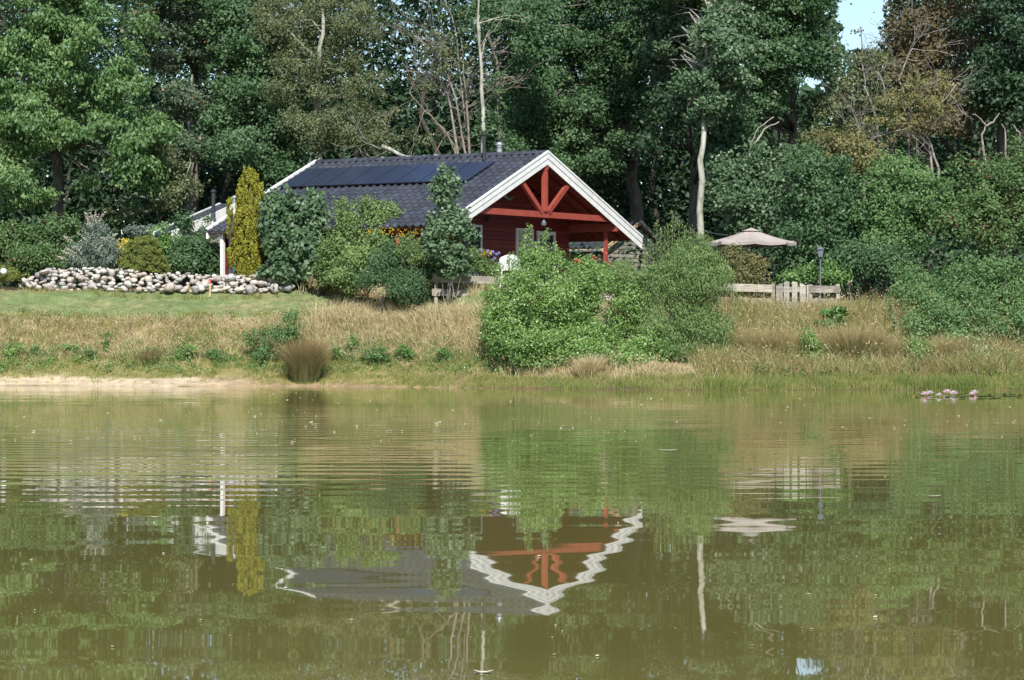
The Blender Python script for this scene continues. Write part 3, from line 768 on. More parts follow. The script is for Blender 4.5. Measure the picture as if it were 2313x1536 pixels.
def shrub(label, base, blobs, ncl, rc, per, L, Wd, mat, seed, mode='any', surf=.45, front=.5, name='shrub', cat='shrub', flat=.8, bark='bark_dark', nst=8, group=None, stem_r=.018, flowers=None, shoots=()):
    rg = rs(seed); b0 = gp(*base)
    r_ = root(name, tuple(b0), label, cat, group)
    P, out, tint, cc = foliage(blobs, ncl, rc, per, rg, surf, front, flat)
    keep = P[:, 2] > gz(P[:, 0], P[:, 1])+.01
    P, out, tint = P[keep], out[keep], tint[keep]
    mb = MB()
    order = rg.permutation(len(cc))[:nst]
    for k in order:
        c_ = cc[k]; s0 = b0+np.array([(c_[0]-b0[0])*.35, (c_[1]-b0[1])*.3, 0]); s0[2] = float(gz(s0[0], s0[1]))-.05
        limb_mesh(mb, s0, c_, stem_r*rg.uniform(.7, 1.4), rg, 4, 4, .1)
    for (sx_, sy0, sy1, sY, sr_) in shoots:      # slim leafy shoots rising out of the bush
        A = at(sx_+rg.uniform(-6, 6), sy1, sY); B = at(sx_, sy0, sY); n_ = int(13*(B[2]-A[2])/max(L, .08))
        limb_mesh(mb, A, B, .012, rg, 4, 4, .05)
        t_ = rg.rand(n_); pp = A+(B-A)*t_[:, None]+rg.randn(n_, 3)*(sr_*(1.05-.6*t_))[:, None]*.75
        P = np.vstack([P, pp]); out = np.vstack([out, unit(rg.randn(n_, 3)+[0, -.3, .4])]); tint = np.concatenate([tint, .3+.7*rg.rand(n_)])
    if mb.v: mb.build('stems', bark, r_, True)
    V, Q, T = leafcloud(P, out, tint, L, Wd, rg, mode)
    npmesh('foliage', V, [Q], mat, r_, tint=T)
    if flowers:
        fm, fn, frr, fl, fblobs = flowers
        P2, o2, t2, _ = foliage(fblobs, fn, frr, 14, rg, surf, .8, 1)
        V, Q, T = leafcloud(P2, o2, t2, fl, fl*.7, rg)
        npmesh('flowers', V, [Q], fm, r_, tint=T)['kind'] = 'stuff'
    return r_
def recurse(mb, p, d, L, r_, depth, rg, spread=.55, up=.12, sides=5):
    pts = [p]; q = p; dd = d; n = 4
    for i in range(n):
        dd = unit(dd+rg.randn(3)*.13+np.array([0, 0, up])); q = q+dd*L/n; pts.append(q)
    mb.tube(pts, [max(.007, r_*(1-.55*i/n)) for i in range(n+1)], sides if r_ > .03 else 3, cap=False)
    if depth <= 0: return
    for k in range(rg.randint(2, 5)):
        i = rg.randint(1, n+1)
        nd = unit(dd+rg.randn(3)*spread); nd[1] *= .8
        recurse(mb, pts[i], nd, L*rg.uniform(.45, .75), max(.008, r_*(1-.5*i/n)*.6), depth-1, rg, spread, up, sides)

# ------------------------------------------------------------------ front row of trees
E = lambda x, y, rx, ry, Y, dy: (x, y, rx, ry, Y, dy)
tree('big leafy light green tree standing left of the cabin, lowest branches over the garden shrubs', [(133, 500, 111), (130, 420, 111), (128, 300, 111), (135, 150, 111), (140, 20, 111), (150, -80, 111)], .24,
     [E(60,60,190,150,110,3), E(210,110,150,160,109,3), E(70,240,170,120,109,3), E(230,270,140,100,108.5,3), E(330,330,70,100,108,2), E(30,330,130,60,109,2.5), E(60,430,75,50,108,2), E(270,400,80,45,108,2), E(300,440,40,45,107.5,1.2), E(-120,200,140,260,110,3), E(170,-60,220,80,110,3)],
     430, .55, 190, .19, .09, 'walnut_leaf', 'bark_grey', 1, mode='droop', limbs=.2, limb_r=.045)
tree('tree with rusty orange dead leaves between the big left tree and the dark green one', [(436, 480, 118), (438, 300, 118), (444, 180, 118), (440, 60, 118), (430, -60, 118)], .2,
     [E(400,20,110,70,116,2.5), E(360,110,80,60,115,2.5), E(450,110,70,60,116,2), E(400,240,70,50,113,2), E(440,330,60,60,112,2), E(360,290,40,30,113,1.5)],
     150, .5, 150, .15, .10, 'rusty_leaf', 'bark_grey', 2, limbs=.25)
tree('slim trunked tree with small olive crown behind the black flue pipe', [(420, 480, 121), (433, 380, 121), (425, 250, 121), (440, 120, 121)], .13,
     [E(390,430,60,50,109,1.5), E(370,380,50,50,110,1.5), E(300,480,60,30,109,1.5)], 50, .5, 110, .16, .08, 'olive_leaf', 'bark_pale', 3)
tree('dark green oak behind the left half of the cabin roof', [(560, 480, 116), (565, 350, 116), (560, 200, 116), (550, 60, 116), (545, -80, 116)], .26,
     [E(570,110,110,110,114,3), E(520,-20,140,90,115,3), E(560,230,80,70,113,2.5), E(570,340,110,60,111,2.5), E(640,290,60,70,112,2), E(500,300,50,60,113,2), E(620,400,60,30,110,1.5)],
     300, .55, 160, .14, .10, 'oak_leaf', 'bark_grey', 4)
tree('olive green birch with a white trunk showing above the left end of the cabin roof', [(715, 420, 112), (722, 360, 112), (718, 270, 112), (716, 190, 111), (722, 110, 110.5), (730, 60, 110.5), (722, -40, 111)], .17,
     [E(700,40,120,80,112,2), E(790,60,70,100,112,2.5), E(640,90,70,70,112,2), E(790,200,90,80,111,2.5), E(650,200,50,60,111,2), E(790,290,90,60,110,2), E(700,290,80,50,110,2), E(850,320,60,30,109,1.5), E(690,150,60,50,111.5,1.5)],
     330, .45, 160, .11, .06, 'olive_leaf', 'bark_pale', 5, flat=.7, limb_r=.03, limbs=.05)
# standing dead multi-stem
def deadtree(name, label, base, stems, seed, bark, r0=.09, depth=3, L=2.2, leaves=None, tw=3):
    rg = rs(seed); b0 = gp(*base); r_ = root(name, tuple(b0), label, 'tree')
    for si, st in enumerate(stems):
        mb = MB(); pts = [at(*p) for p in st]; m = len(pts)
        fine = []
        for i in range(m-1):
            for k in range(3): f = k/3; fine.append(pts[i]*(1-f)+pts[i+1]*f+rg.randn(3)*.02)
        fine.append(pts[-1]); m = len(fine)
        mb.tube(fine, [max(.018, r0*(1-.75*i/(m-1))) for i in range(m)], 7)
        for i in range(m//3, m):
            for _ in range(rg.randint(0, tw)):
                d = unit(fine[i]-fine[i-1]+rg.randn(3)*.6)
                recurse(mb, fine[i], d, L*rg.uniform(.4, 1), max(.014, r0*.3), depth-1, rg, .5, .05)
        mb.build('stem', bark[si % len(bark)], r_, True)
    if leaves:
        mat, n, Ls, blobs = leaves
        P, out, tint, cc = foliage(blobs, n, .3, 40, rg, .6)
        V, Q, T = leafcloud(P, out, tint, Ls, Ls*.6, rg)
        npmesh('crown', V, [Q], mat, r_, tint=T)
    return r_
deadtree('dead_tree', 'bare dead tree of several forking grey stems behind the cabin ridge', (1050, 107),
    [[(1064,420,107.5),(1050,340,107.3),(1030,230,107),(1010,170,107),(975,110,106.5),(935,80,106.5)],
     [(1070,420,107.6),(1056,300,107.5),(1045,220,107.5),(1036,150,107.5),(1028,60,107.5),(1000,-10,107.5)],
     [(1040,420,107),(1025,330,106.8),(1000,290,106.5),(960,250,106.3),(925,210,106)],
     [(1045,420,107),(1028,310,107),(1018,240,107),(1000,180,107),(960,165,106.6),(915,160,106.4)],
     [(1060,420,107),(1058,280,107),(1048,170,107),(1040,80,107)]], 6, ['bark_dead', 'bark_dead', 'bark_orange', 'bark_dead', 'bark_orange'], .055, 3, 1.9,
    leaves=('olive_leaf', 60, .12, [E(1010,120,90,110,107,1.5), E(900,300,60,60,108,1.5), E(960,320,60,30,107,1)]))
tree('tall slender tree with a straight pale trunk behind the dark flue on the cabin roof', [(1095, 420, 105.5), (1091, 340, 105.5), (1090, 200, 105.5), (1084, 110, 105.5), (1082, -60, 105.5)], .105,
     [E(1100,30,60,60,106.5,1.2), E(1170,60,50,60,107,1.2), E(1060,20,50,30,107,1), E(1100,300,20,60,106,.8), E(1110,190,30,30,106.5,.8)], 45, .4, 80, .13, .08, 'oak_leaf', 'bark_pale', 7, limbs=.4, limb_r=.03)
tree('brown trunked tree with leafy boughs just right of the tall slender pale trunk', [(1128, 420, 109), (1128, 250, 109), (1125, 150, 109), (1105, 80, 109), (1100, -40, 109)], .12,
     [E(1180,40,90,80,110,2), E(1190,160,60,80,110,2), E(1120,240,25,50,109,1), E(1150,330,30,30,108,1)], 110, .5, 110, .16, .11, 'oak_leaf', 'bark_grey', 8)
tree('massive dark oak with a curved thick trunk behind the cabin gable', [(1450, 560, 118.5), (1440, 460, 118.5), (1426, 410, 118.3), (1434, 350, 118), (1418, 280, 117), (1395, 200, 116), (1400, 80, 115), (1410, -80, 114)], .30,
     [E(1270,100,130,120,116,3), E(1300,250,110,90,115,3), E(1400,60,120,130,116,3), E(1310,360,90,50,114,2), E(1400,220,60,50,115,2), E(1380,330,50,50,114.5,1.5), E(1200,250,60,80,115,2.5), E(1240,330,70,40,115,2), E(1390,170,80,60,114.5,1.5), E(1300,-60,220,80,116,3)],
     520, .55, 160, .135, .095, 'oak_leaf', 'bark_grey', 9)
tree('maple with a smooth pale trunk beside the parasol', [(1586, 620, 104), (1583, 540, 104), (1582, 440, 104), (1586, 330, 104.2), (1590, 250, 104.6), (1596, 150, 105), (1600, 20, 105.5), (1600, -90, 106)], .145,
     [E(1560,80,90,90,110,2.5), E(1640,90,80,105,105,2.5), E(1592,265,50,32,105,1), E(1530,170,60,60,113,2), E(1650,190,50,60,105.5,2), E(1580,-40,150,70,109,3), E(1490,105,40,60,113,2), E(1570,190,50,40,107,1.2), E(1595,200,45,50,104.2,1)],
     310, .47, 150, .14, .11, 'maple_leaf', 'bark_pale', 10, limbs=.3, limb_r=.05)
tree('shaded brown trunk close behind the pale maple trunk left of the parasol', [(1562, 600, 116), (1566, 480, 116), (1568, 380, 116), (1560, 300, 116), (1555, 150, 116), (1540, -40, 116)], .2,
     [E(1500,250,50,60,110,2), E(1480,330,40,40,110,1.5), E(1500,0,120,70,111,2.5), E(1620,320,40,60,109,1.5)], 90, .6, 110, .17, .12, 'dark_leaf', 'bark_grey', 11)
tree('tall dark green tree bordering the sky gap on its left', [(1790, 520, 113), (1785, 350, 113), (1790, 200, 113), (1795, 60, 113), (1800, -90, 113)], .22,
     [E(1790,40,100,110,111,3), E(1700,10,100,110,111,3), E(1830,140,60,60,111,2), E(1720,150,90,60,110,2.5), E(1800,-60,110,80,111,3), E(1700,240,70,45,110,2), E(1650,290,50,60,109,2), E(1760,190,50,40,110,1.5)],
     340, .52, 150, .145, .10, 'oak_leaf', 'bark_grey', 12)
tree('thin light green tree with a wispy top in front of the sky gap', [(1955, 420, 112), (1950, 300, 112), (1948, 180, 112), (1944, 60, 112)], .07,
     [E(1945,70,12,30,112,.5), E(1960,140,45,40,112,1.2), E(1920,190,60,50,112,1.5), E(1890,230,60,50,112,1.5), E(1990,210,40,50,112,1.2), E(1930,290,60,50,112,1.5)],
     85, .42, 75, .15, .09, 'olive_leaf', 'bark_grey', 13, limbs=.5, limb_r=.03)
tree('brownish half-withered tree right of the sky gap', [(2100, 470, 116), (2095, 300, 116), (2105, 150, 116), (2110, 0, 116), (2110, -80, 116)], .2,
     [E(2060,60,70,80,115,2.5), E(2150,90,100,100,115,3), E(2060,180,80,50,114,2), E(2170,220,70,70,114,2.5), E(2130,-40,130,60,115,3), E(2110,290,70,40,113,2)],
     190, .55, 110, .16, .09, 'copper_leaf', 'bark_grey', 14, limbs=.5)
tree('almost black green tree filling the upper right corner of the wood', [(2270, 480, 114), (2265, 300, 114), (2270, 150, 114), (2275, 0, 114), (2275, -80, 114)], .26,
     [E(2270,60,100,120,112,3), E(2330,200,90,130,112,3), E(2240,190,60,90,112,2), E(2280,-60,140,80,112,3), E(2420,100,120,200,112,3)],
     250, .6, 130, .17, .12, 'dark_leaf', 'bark_grey', 15)
deadtree('hawthorn', 'lichened grey hawthorn with twisting bare boughs and thin yellowish leaves right of the sky gap', (2120, 106),
    [[(2125,480,106),(2120,380,106),(2092,300,106),(2110,260,106),(2160,190,106)],
     [(2120,480,106),(2100,330,106),(2060,290,106),(2010,300,106),(1950,320,106)],
     [(2005,480,106.5),(2004,300,106.5),(2000,200,106.5),(1985,165,106.5)],
     [(1990,480,106.5),(1983,270,106.5),(1955,200,106.5),(1948,145,106.5)],
     [(2052,480,106.4),(2052,230,106.4),(2030,180,106.4),(2060,110,106.4)]], 16, ['bark_dead'], .06, 3, 1.8,
    leaves=('yellowing_leaf', 190, .11, [E(2060,230,110,60,106,1.5), E(2110,240,90,40,106,1.5), E(2020,280,90,40,106,1.5), E(2100,190,80,40,107,1.5), E(1960,330,70,30,105,1.2), E(1900,350,60,30,105,1.2)]), tw=3)
deadtree('tree_snag', 'short broken snag with two forked limbs above the parasol', (1700, 107),
    [[(1697,480,107),(1695,380,107),(1698,320,107),(1712,290,107),(1748,264,107)], [(1695,400,107),(1692,340,107),(1678,315,107)], [(1697,330,107),(1730,292,107),(1760,275,107)]], 17, ['bark_pale', 'bark_dead'], .05, 1, .6, tw=1)
deadtree('tree_snag', 'crooked bleached snag with curling limbs at the right edge of the wood', (2240, 105),
    [[(2240,460,105),(2222,340,105),(2215,310,105),(2226,285,105),(2216,268,105),(2196,258,105)], [(2226,285,105),(2245,275,105),(2257,255,105)], [(2275,440,105),(2272,310,105),(2262,280,105)], [(2300,400,105),(2303,300,105),(2290,283,105)]], 18, ['bark_dead'], .055, 1, .7, tw=1)
lg = MB(); A = at(862, 330, 107); B = at(898, 347, 107)
lg.tube([A, (A+B)/2+[0, 0, .03], B, at(930, 360, 107)], [.075, .08, .07, .05], 8)
recurse(lg, B, unit(np.array([-1, 0, .1])), 1.6, .03, 2, rs(3))
tagset(lg.build('broken_branch', 'bark_pale', None, True), 'pale broken branch hanging behind the middle of the cabin ridge', 'branch')

# ------------------------------------------------------------------ woodland mass behind
def woodland():
    rg = rs(77)
    N = 198000
    x = rg.uniform(-26, 32, N); Y = rg.uniform(121, 134, N); z = 3+rg.rand(N)**.9*17
    px = HX+x*F/Y; py = HY-(z-H0)*F/Y
    dens = fbm(x*.45, z*.5, 40)+.25*(fbm(x*1.3, z*1.3, 44)-.5)
    gap = (np.abs(px-1945) < 48+28*(fbm(py*.05, px*0, 3)-.5)) & (py < 112)
    gap |= (np.hypot((px-1800)/75, (py-195)/26) < .9+.5*(dens-.5))
    for gx, gy, gr_ in ((1177,180,12), (1205,197,10), (1145,238,10), (1172,318,14), (1484,290,16), (1340,0,12), (150,110,8), (650,15,12), (1700,60,8)):
        gap |= np.hypot(px-gx, py-gy) < gr_*(.6+.8*vnoise(px*.2, py*.2, 6))
    keep = ~gap & (dens > .10-.3*(z < 9))
    P = np.stack([x, Y, z], 1)[keep]; n = len(P)
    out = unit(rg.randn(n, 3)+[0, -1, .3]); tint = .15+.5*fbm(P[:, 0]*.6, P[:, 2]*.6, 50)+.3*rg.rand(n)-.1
    V, Q, T = leafcloud(P, out, tint, .33, .32, rg)
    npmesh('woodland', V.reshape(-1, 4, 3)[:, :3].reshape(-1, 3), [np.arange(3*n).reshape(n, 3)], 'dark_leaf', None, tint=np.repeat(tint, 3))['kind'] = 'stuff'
    N = 30000; x = rg.uniform(-34, 40, N); Y = rg.uniform(138, 152, N); z = 3+rg.rand(N)*11
    px = HX+x*F/Y; py = HY-(z-H0)*F/Y
    keep = ~((np.abs(px-1945) < 60) & (py < 150))
    P = np.stack([x, Y, z], 1)[keep]
    V, Q, T = leafcloud(P, unit(rg.randn(len(P), 3)+[0, -1, .3]), .1+.6*rg.rand(len(P)), .75, .6, rg)
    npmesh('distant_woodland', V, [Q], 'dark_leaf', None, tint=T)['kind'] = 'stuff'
    mb = MB()
    for k in range(60):
        X = rg.uniform(-24, 30); Yt = rg.uniform(118, 133)
        if 1885 < HX+X*F/Yt < 2005: continue
        h_ = rg.uniform(7, 12); q = np.array([X, Yt, 2.9])
        pts = [q+[rg.randn()*.12*i, 0, h_*i/5] for i in range(6)]
        mb.tube(pts, [.16*(1-.1*i)*rg.uniform(.6, 1.2) for i in range(6)], 6, cap=False)
    mb.build('woodland_trunks', 'bark_dark')['kind'] = 'stuff'
woodland()
# dark undergrowth between the trunks
def undergrowth():
    rg = rs(78); N = 26000
    x = rg.uniform(-22, 24, N); Y = rg.uniform(108, 119, N)
    h_ = 1.2+2.2*fbm(x*.5, Y*.3, 60)
    z = 3+rg.rand(N)*h_
    P = np.stack([x, Y, z], 1); out = unit(rg.randn(N, 3)+[0, -.6, .6])
    # keep clear of the shed
    d = P-np.array([SP[0], SP[1], 0]); u = d@hr; v = d@hg
    ok = ~((u > -.5) & (u < 5.5) & (np.abs(v) < 3.2))
    d = P-P0; u = d@hr; v = d@hg
    ok &= ~((u > -.5) & (u < 12.4) & (np.abs(v) < 6.8))
    P, out = P[ok], out[ok]
    V, Q, T = leafcloud(P, out, .2+.6*rg.rand(len(P)), .26, .18, rg)
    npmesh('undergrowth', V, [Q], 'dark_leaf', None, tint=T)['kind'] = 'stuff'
undergrowth()

# ------------------------------------------------------------------ tall shrubs on the right
shrub('large green hazel bush behind the parasol', (1740, 104), [E(1720,400,90,70,105,1.5), E(1680,470,70,90,105,1.5), E(1760,470,80,80,104.5,1.5), E(1640,400,50,50,106,1.2)], 150, .45, 110, .15, .11, 'maple_leaf', 101, name='hazel_bush', nst=14)
shrub('mid green rounded bush behind the lantern post', (1870, 101), [E(1850,430,90,90,102,1.5), E(1900,500,80,80,101,1.3), E(1800,560,70,60,101,1.2), E(1830,370,70,40,103,1.2)], 140, .42, 110, .13, .09, 'oak_leaf', 102, name='bush')
shrub('yellowing scrub bush with arching twigs above the lantern', (1900, 104), [E(1900,340,70,35,104.5,1), E(1850,320,50,25,104.5,1), E(1960,370,60,35,104,1)], 80, .35, 80, .11, .07, 'yellowing_leaf', 103, name='bush', bark='bark_dead')
shrub('pale green spreading bush in the middle of the right thicket', (2040, 100), [E(2030,400,80,60,101,1.5), E(2070,460,90,70,100,1.5), E(1990,480,70,80,100.5,1.3), E(2020,540,80,50,99.5,1.2)], 190, .42, 110, .12, .08, 'walnut_leaf', 104, name='bush')
shrub('tall dense bush with rusty tips at the right edge of the thicket', (2210, 99), [E(2200,400,90,70,100,1.5), E(2280,430,80,80,99.5,1.5), E(2200,490,90,70,99,1.4), E(2330,380,70,80,100,1.5), E(2290,520,80,50,98.5,1.2), E(2400,450,80,120,99,1.5)], 270, .42, 110, .12, .08, 'red_tip_leaf', 105, name='bush')
shrub('dark shaded bush low behind the right-hand fence length', (1960, 97.5), [E(1940,580,60,45,98,1), E(2010,590,60,40,97.5,1), E(1900,600,40,35,97.5,.8)], 90, .35, 100, .10, .07, 'oak_leaf', 106, name='bush')
shrub('bright green garden bush between gate and lantern', (1840, 96.5), [E(1820,615,22,18,97,.5), E(1880,618,40,28,97,.7), E(1790,625,25,18,97,.4)], 50, .28, 80, .10, .07, 'fresh_leaf', 107, name='bush', shoots=[(1838,590,620,96.9,.12),(1805,598,620,96.9,.1),(1895,580,620,97,.13)])
shrub('broad light green willow thicket on the right bank reaching the picture edge', (2180, 89.5), [E(2100,670,80,60,92.5,1.3), E(2200,650,100,70,92.5,1.4), E(2290,670,90,80,92,1.4), E(2140,735,75,50,90,1.1), E(2230,750,90,50,89.3,1.1), E(2310,760,70,60,89,1.1), E(2400,720,90,110,89.5,1.5), E(2060,640,50,40,94,.9), E(2180,780,60,30,88.3,.8), E(2300,810,60,25,87.5,.7), E(2090,705,60,45,91,1.0), E(2170,700,70,45,91,1.0), E(2250,705,80,45,91,1.0), E(2330,720,60,50,90.5,1.0), E(2060,750,45,40,89.5,.8)], 700, .38, 92, .10, .06, 'walnut_leaf', 108, name='willow_thicket', nst=24, shoots=[(2030,600,660,94,.15),(2080,595,650,93,.15),(2130,590,640,92.5,.16),(2180,560,620,92.5,.16),(2150,570,630,92.5,.15),(2240,575,620,92,.16),(2290,580,640,92,.16),(2010,680,720,91,.15),(2020,720,770,89.8,.14)])
shrub('shrub with white-green leaves low on the right bank near the water, left of the lilies', (2080, 86.8), [E(2080,800,36,44,87,.5), E(2060,830,25,20,86.8,.4)], 50, .25, 80, .07, .05, 'birch_leaf', 109, name='bush')
shrub('small birch bush on the right bank below the gate', (1835, 87), [E(1835,805,32,45,87.3,.4), E(1825,770,15,25,87.3,.3)], 50, .22, 70, .07, .05, 'birch_leaf', 110, name='bush')
shrub('low round bush at the waterside under the willow thicket', (2225, 86.3), [E(2225,825,42,32,86.5,.5), E(2260,815,30,30,86.5,.4)], 44, .25, 80, .07, .05, 'fresh_leaf', 111, name='bush')
shrub('broad-leaved dock plant in the tall dry grass right of the gate', (1880, 89.5), [E(1880,730,35,25,90,.4), E(1895,705,20,15,90,.3), E(1865,755,20,16,90,.3)], 22, .18, 22, .20, .14, 'fresh_leaf', 112, name='dock_plant', cat='plant', nst=12)
# yellowish shrub under the parasol
shrub('olive yellow buckthorn bush under the left side of the parasol', (1680, 96.5), [E(1660,590,30,30,97,.6), E(1700,605,32,35,96.8,.6), E(1655,572,16,12,97,.4), E(1670,630,50,20,96.5,.5)], 80, .28, 90, .09, .05, 'yellowing_leaf', 113, name='bush')

# ------------------------------------------------------------------ garden on the left
shrub('wide dark green viburnum hedge bush behind the yellow ground cover', (60, 102), [E(40,560,80,60,102.5,1.2), E(120,540,60,60,102.5,1), E(150,510,40,30,103,.8), E(-40,560,60,70,102.5,1.2), E(100,590,90,28,101.5,.8)], 190, .36, 120, .10, .07, 'red_tip_leaf', 120, name='bush')
bl = shrub('silvery grey butterfly bush with white flower spikes above the stones', (215, 101), [E(215,560,40,50,101.3,.7), E(180,585,30,30,101,.6), E(250,575,30,40,101,.6), E(215,515,25,25,101.5,.5)], 120, .28, 100, .13, .035, 'grey_leaf', 121, name='butterfly_bush', mode='droop')
rgx = rs(9)
for (x, y) in ((199,500),(207,488),(222,492),(232,486),(150,537),(182,531),(258,533),(262,545),(140,583),(160,566),(166,578),(148,570),(216,486),(240,540),(225,565),(196,488),(170,560)):
    d = unit(np.array([(x-212)/60, -.3, .5])); q = at(x, y, 100.6)
    n = 60; t = rgx.rand(n)
    P = q+d*(t[:, None]-.5)*.34+rgx.randn(n, 3)*.035*(1.2-t[:, None])
    V, Q, T = leafcloud(P, unit(rgx.randn(n, 3)), rgx.rand(n), .05, .04, rgx)
    npmesh('flower_spike', V, [Q], 'cream_flower', bl, tint=T)
shrub('bright yellow variegated shrub between the butterfly bush and the dome conifer', (285, 100.8), [E(282,560,20,24,101,.4), E(276,590,14,16,101,.3), E(296,575,14,20,101,.3)], 50, .18, 70, .07, .05, 'yellow_flower', 122, name='bush')
shrub('low yellow-green ground cover mound by the white ball', (20, 99.5), [E(20,622,55,12,99.8,.8), E(-20,615,50,16,99.8,.8)], 90, .16, 60, .05, .04, 'spruce_leaf', 123, name='ground_cover_plant', cat='plant', nst=0)
# dome spruce : dense rounded cone
def conifer(name, label, base, prof, n, L, Wd, mat, seed, plume, cat, mode='up', Y=100.3):
    """prof: (py, half width px, centre px) from bottom to top; plume: (count, radius m, height m)"""
    rg = rs(seed); b0 = gp(*base); r_ = root(name, tuple(b0), label, cat)
    ys = np.array([p[0] for p in prof], float); hw = np.array([p[1] for p in prof], float); cx = np.array([p[2] for p in prof], float)
    o = np.argsort(ys); np_, pr, ph = plume
    py = rg.uniform(ys.min(), ys.max(), np_*4); wv = np.interp(py, ys[o], hw[o]); k = rg.rand(len(py)) < (wv+3)/(wv.max()+3)
    py = py[k][:np_]; wv = wv[k][:np_]; c = np.interp(py, ys[o], cx[o]); m = len(py)
    th = rg.uniform(0, 6.283, m); rad = wv*Y/F*rg.uniform(.72, 1.0, m)-pr*.5
    Cn = np.stack([(c-HX)*Y/F+np.cos(th)*rad, Y+np.sin(th)*rad, H0+(HY-py)*Y/F], 1)
    od = np.stack([np.cos(th), np.sin(th), np.zeros(m)], 1)
    idx = np.repeat(np.arange(m), n//m); N = len(idx); t = rg.rand(N)**.8
    sz = rg.uniform(.6, 1.3, m)[idx]
    rr = pr*sz*(1-.75*t)*rg.rand(N)**.4; d = unit(rg.randn(N, 3)*[1, 1, .2])
    if mode == 'up': P = Cn[idx]+d*rr[:, None]+np.array([0, 0, 1.])*((t-.4)*ph*sz)[:, None]+od[idx]*(.08*t)[:, None]
    else: P = Cn[idx]+unit(rg.randn(N, 3))*(pr*sz*rg.rand(N)**.4)[:, None]*[1, 1, .55]+od[idx]*.05
    out = unit(d*.7+od[idx]*.6)
    tint = .05+.35*rg.rand(m)[idx]+.3*rg.rand(N)+.3*t
    V, Q, T = leafcloud(P, out, tint, L, Wd, rg, mode)
    MB().tube([b0-[0, 0, .1], (Cn[:, 0].mean(), Y, float(Cn[:, 2].max())-.3)], [.09, .03], 7).build('trunk', 'bark_dark', r_)
    npmesh('crown', V, [Q], mat, r_, tint=T)
    return r_
conifer('dwarf_spruce', 'dense dome-shaped dwarf spruce of yellowish green behind the stone wall', (325, 100.3), [(622,56,326),(600,55,325),(580,46,322),(560,38,323),(545,30,324),(536,14,325)], 34000, .06, .03, 'spruce_leaf', 130, (420, .13, .1), 'conifer', 'any')
cyp = conifer('golden_cypress', 'tall narrow golden yellow cypress at the left corner of the cabin', (563, 98.95), [(628,30,563),(600,32,563),(560,35,563),(520,34,563),(480,33,564),(450,31,565),(430,28,566),(412,21,564),(398,12,560),(388,5,559)], 44000, .085, .04, 'golden_leaf', 131, (420, .10, .42), 'conifer', 'up', 98.95)
conifer('golden_cypress', 'thin loose golden cypress shoot just left of the tall one', (520, 98.9), [(600,7,522),(560,7,521),(530,6,521),(505,5,519),(485,5,519),(470,7,519),(455,5,519),(448,2,519)], 3200, .08, .04, 'golden_leaf', 132, (32, .09, .3), 'conifer', 'up', 98.9)
shrub('glossy fresh green bush behind the dome spruce', (385, 101.5), [E(385,560,30,40,102,.6), E(380,600,30,22,101.5,.5), E(360,530,30,14,102.5,.5)], 70, .28, 90, .10, .07, 'fresh_leaf', 140, name='bush')
shrub('blue-grey low conifer strip behind the dome spruce', (350, 103), [E(350,520,55,8,103.5,.6), E(310,525,30,8,103.5,.5)], 40, .2, 90, .10, .04, 'grey_leaf', 141, name='bush')
shrub('dark leafy cherry shrub hiding the annex wall', (450, 101), [E(450,580,50,42,101.3,.9), E(425,560,30,30,101.6,.7), E(440,600,55,20,101,.6), E(412,500,8,26,102,.2), E(466,510,9,26,101.5,.2)], 140, .32, 100, .10, .07, 'oak_leaf', 142, name='bush')
shrub('large lobed-leaf maple bush covering the cabin wall right of the cypress', (668, 98.3), [E(640,510,45,60,98.4,.9), E(700,520,45,60,98.2,.9), E(670,560,65,50,98,.9), E(610,490,20,45,98.8,.5), E(655,455,10,22,98.5,.3), E(708,455,20,25,98.4,.4), E(620,450,14,14,98.8,.3), E(640,610,50,30,97.8,.7), E(710,600,50,35,97.6,.7)], 260, .31, 62, .19, .15, 'maple_leaf', 143, name='maple_bush', mode='droop', shoots=[(652,425,480,98.3,.22),(705,428,480,98.2,.25),(622,440,480,98.6,.2),(728,450,500,98.1,.2),(600,455,500,98.7,.18)])
shrub('mixed loose bush with yellow-green shoots in front of the gutter', (830, 96.7), [E(800,540,45,50,97,.8), E(860,540,45,55,96.8,.8), E(820,600,70,50,96.3,.9), E(775,480,14,36,97,.3), E(828,470,14,36,97,.3), E(868,480,30,30,97,.4), E(800,625,70,35,96,.7), E(880,600,60,50,96,.7), E(750,600,30,45,96.8,.6), E(745,555,26,34,97,.5), E(915,575,34,34,96.2,.5)], 310, .3, 95, .10, .06, 'willow_leaf', 144, name='bush', nst=16, bark='bark_orange', shoots=[(775,445,520,96.8,.15),(800,450,520,96.8,.16),(828,440,520,96.8,.15),(850,450,520,96.8,.16),(872,455,520,96.8,.18),(895,470,530,96.6,.15),(760,470,540,96.8,.14)], flowers=('gold_flower', 8, .15, .06, [E(855,520,40,20,96.2,.3)]))
shrub('dark small-leaved cotoneaster bush bulging over the dry grass at the fence end', (905, 94.6), [E(900,600,65,50,95,.9), E(930,640,50,32,94.3,.7), E(850,630,40,26,94.8,.6), E(955,600,30,40,94.8,.6), E(920,655,50,22,93.9,.5)], 260, .28, 110, .06, .045, 'oak_leaf', 145, name='cotoneaster')
shrub('tall young sycamore sapling in front of the lower left barge board', (1012, 93.9), [E(1000,440,26,40,94.2,.4), E(1020,400,16,22,94.2,.3), E(1010,500,38,40,94,.5), E(1040,540,30,45,94,.5), E(990,550,32,45,94,.5), E(1020,590,45,30,94,.5), E(1000,385,8,10,94.2,.2), E(1010,612,50,18,94.9,.4)], 170, .26, 60, .14, .11, 'maple_leaf', 146, name='sapling', cat='tree', bark='bark_dead', nst=10, shoots=[(1018,376,430,94.2,.14),(985,395,450,94.2,.14),(1035,400,450,94.2,.12),(970,480,540,94.2,.12),(1055,470,540,94,.14)])
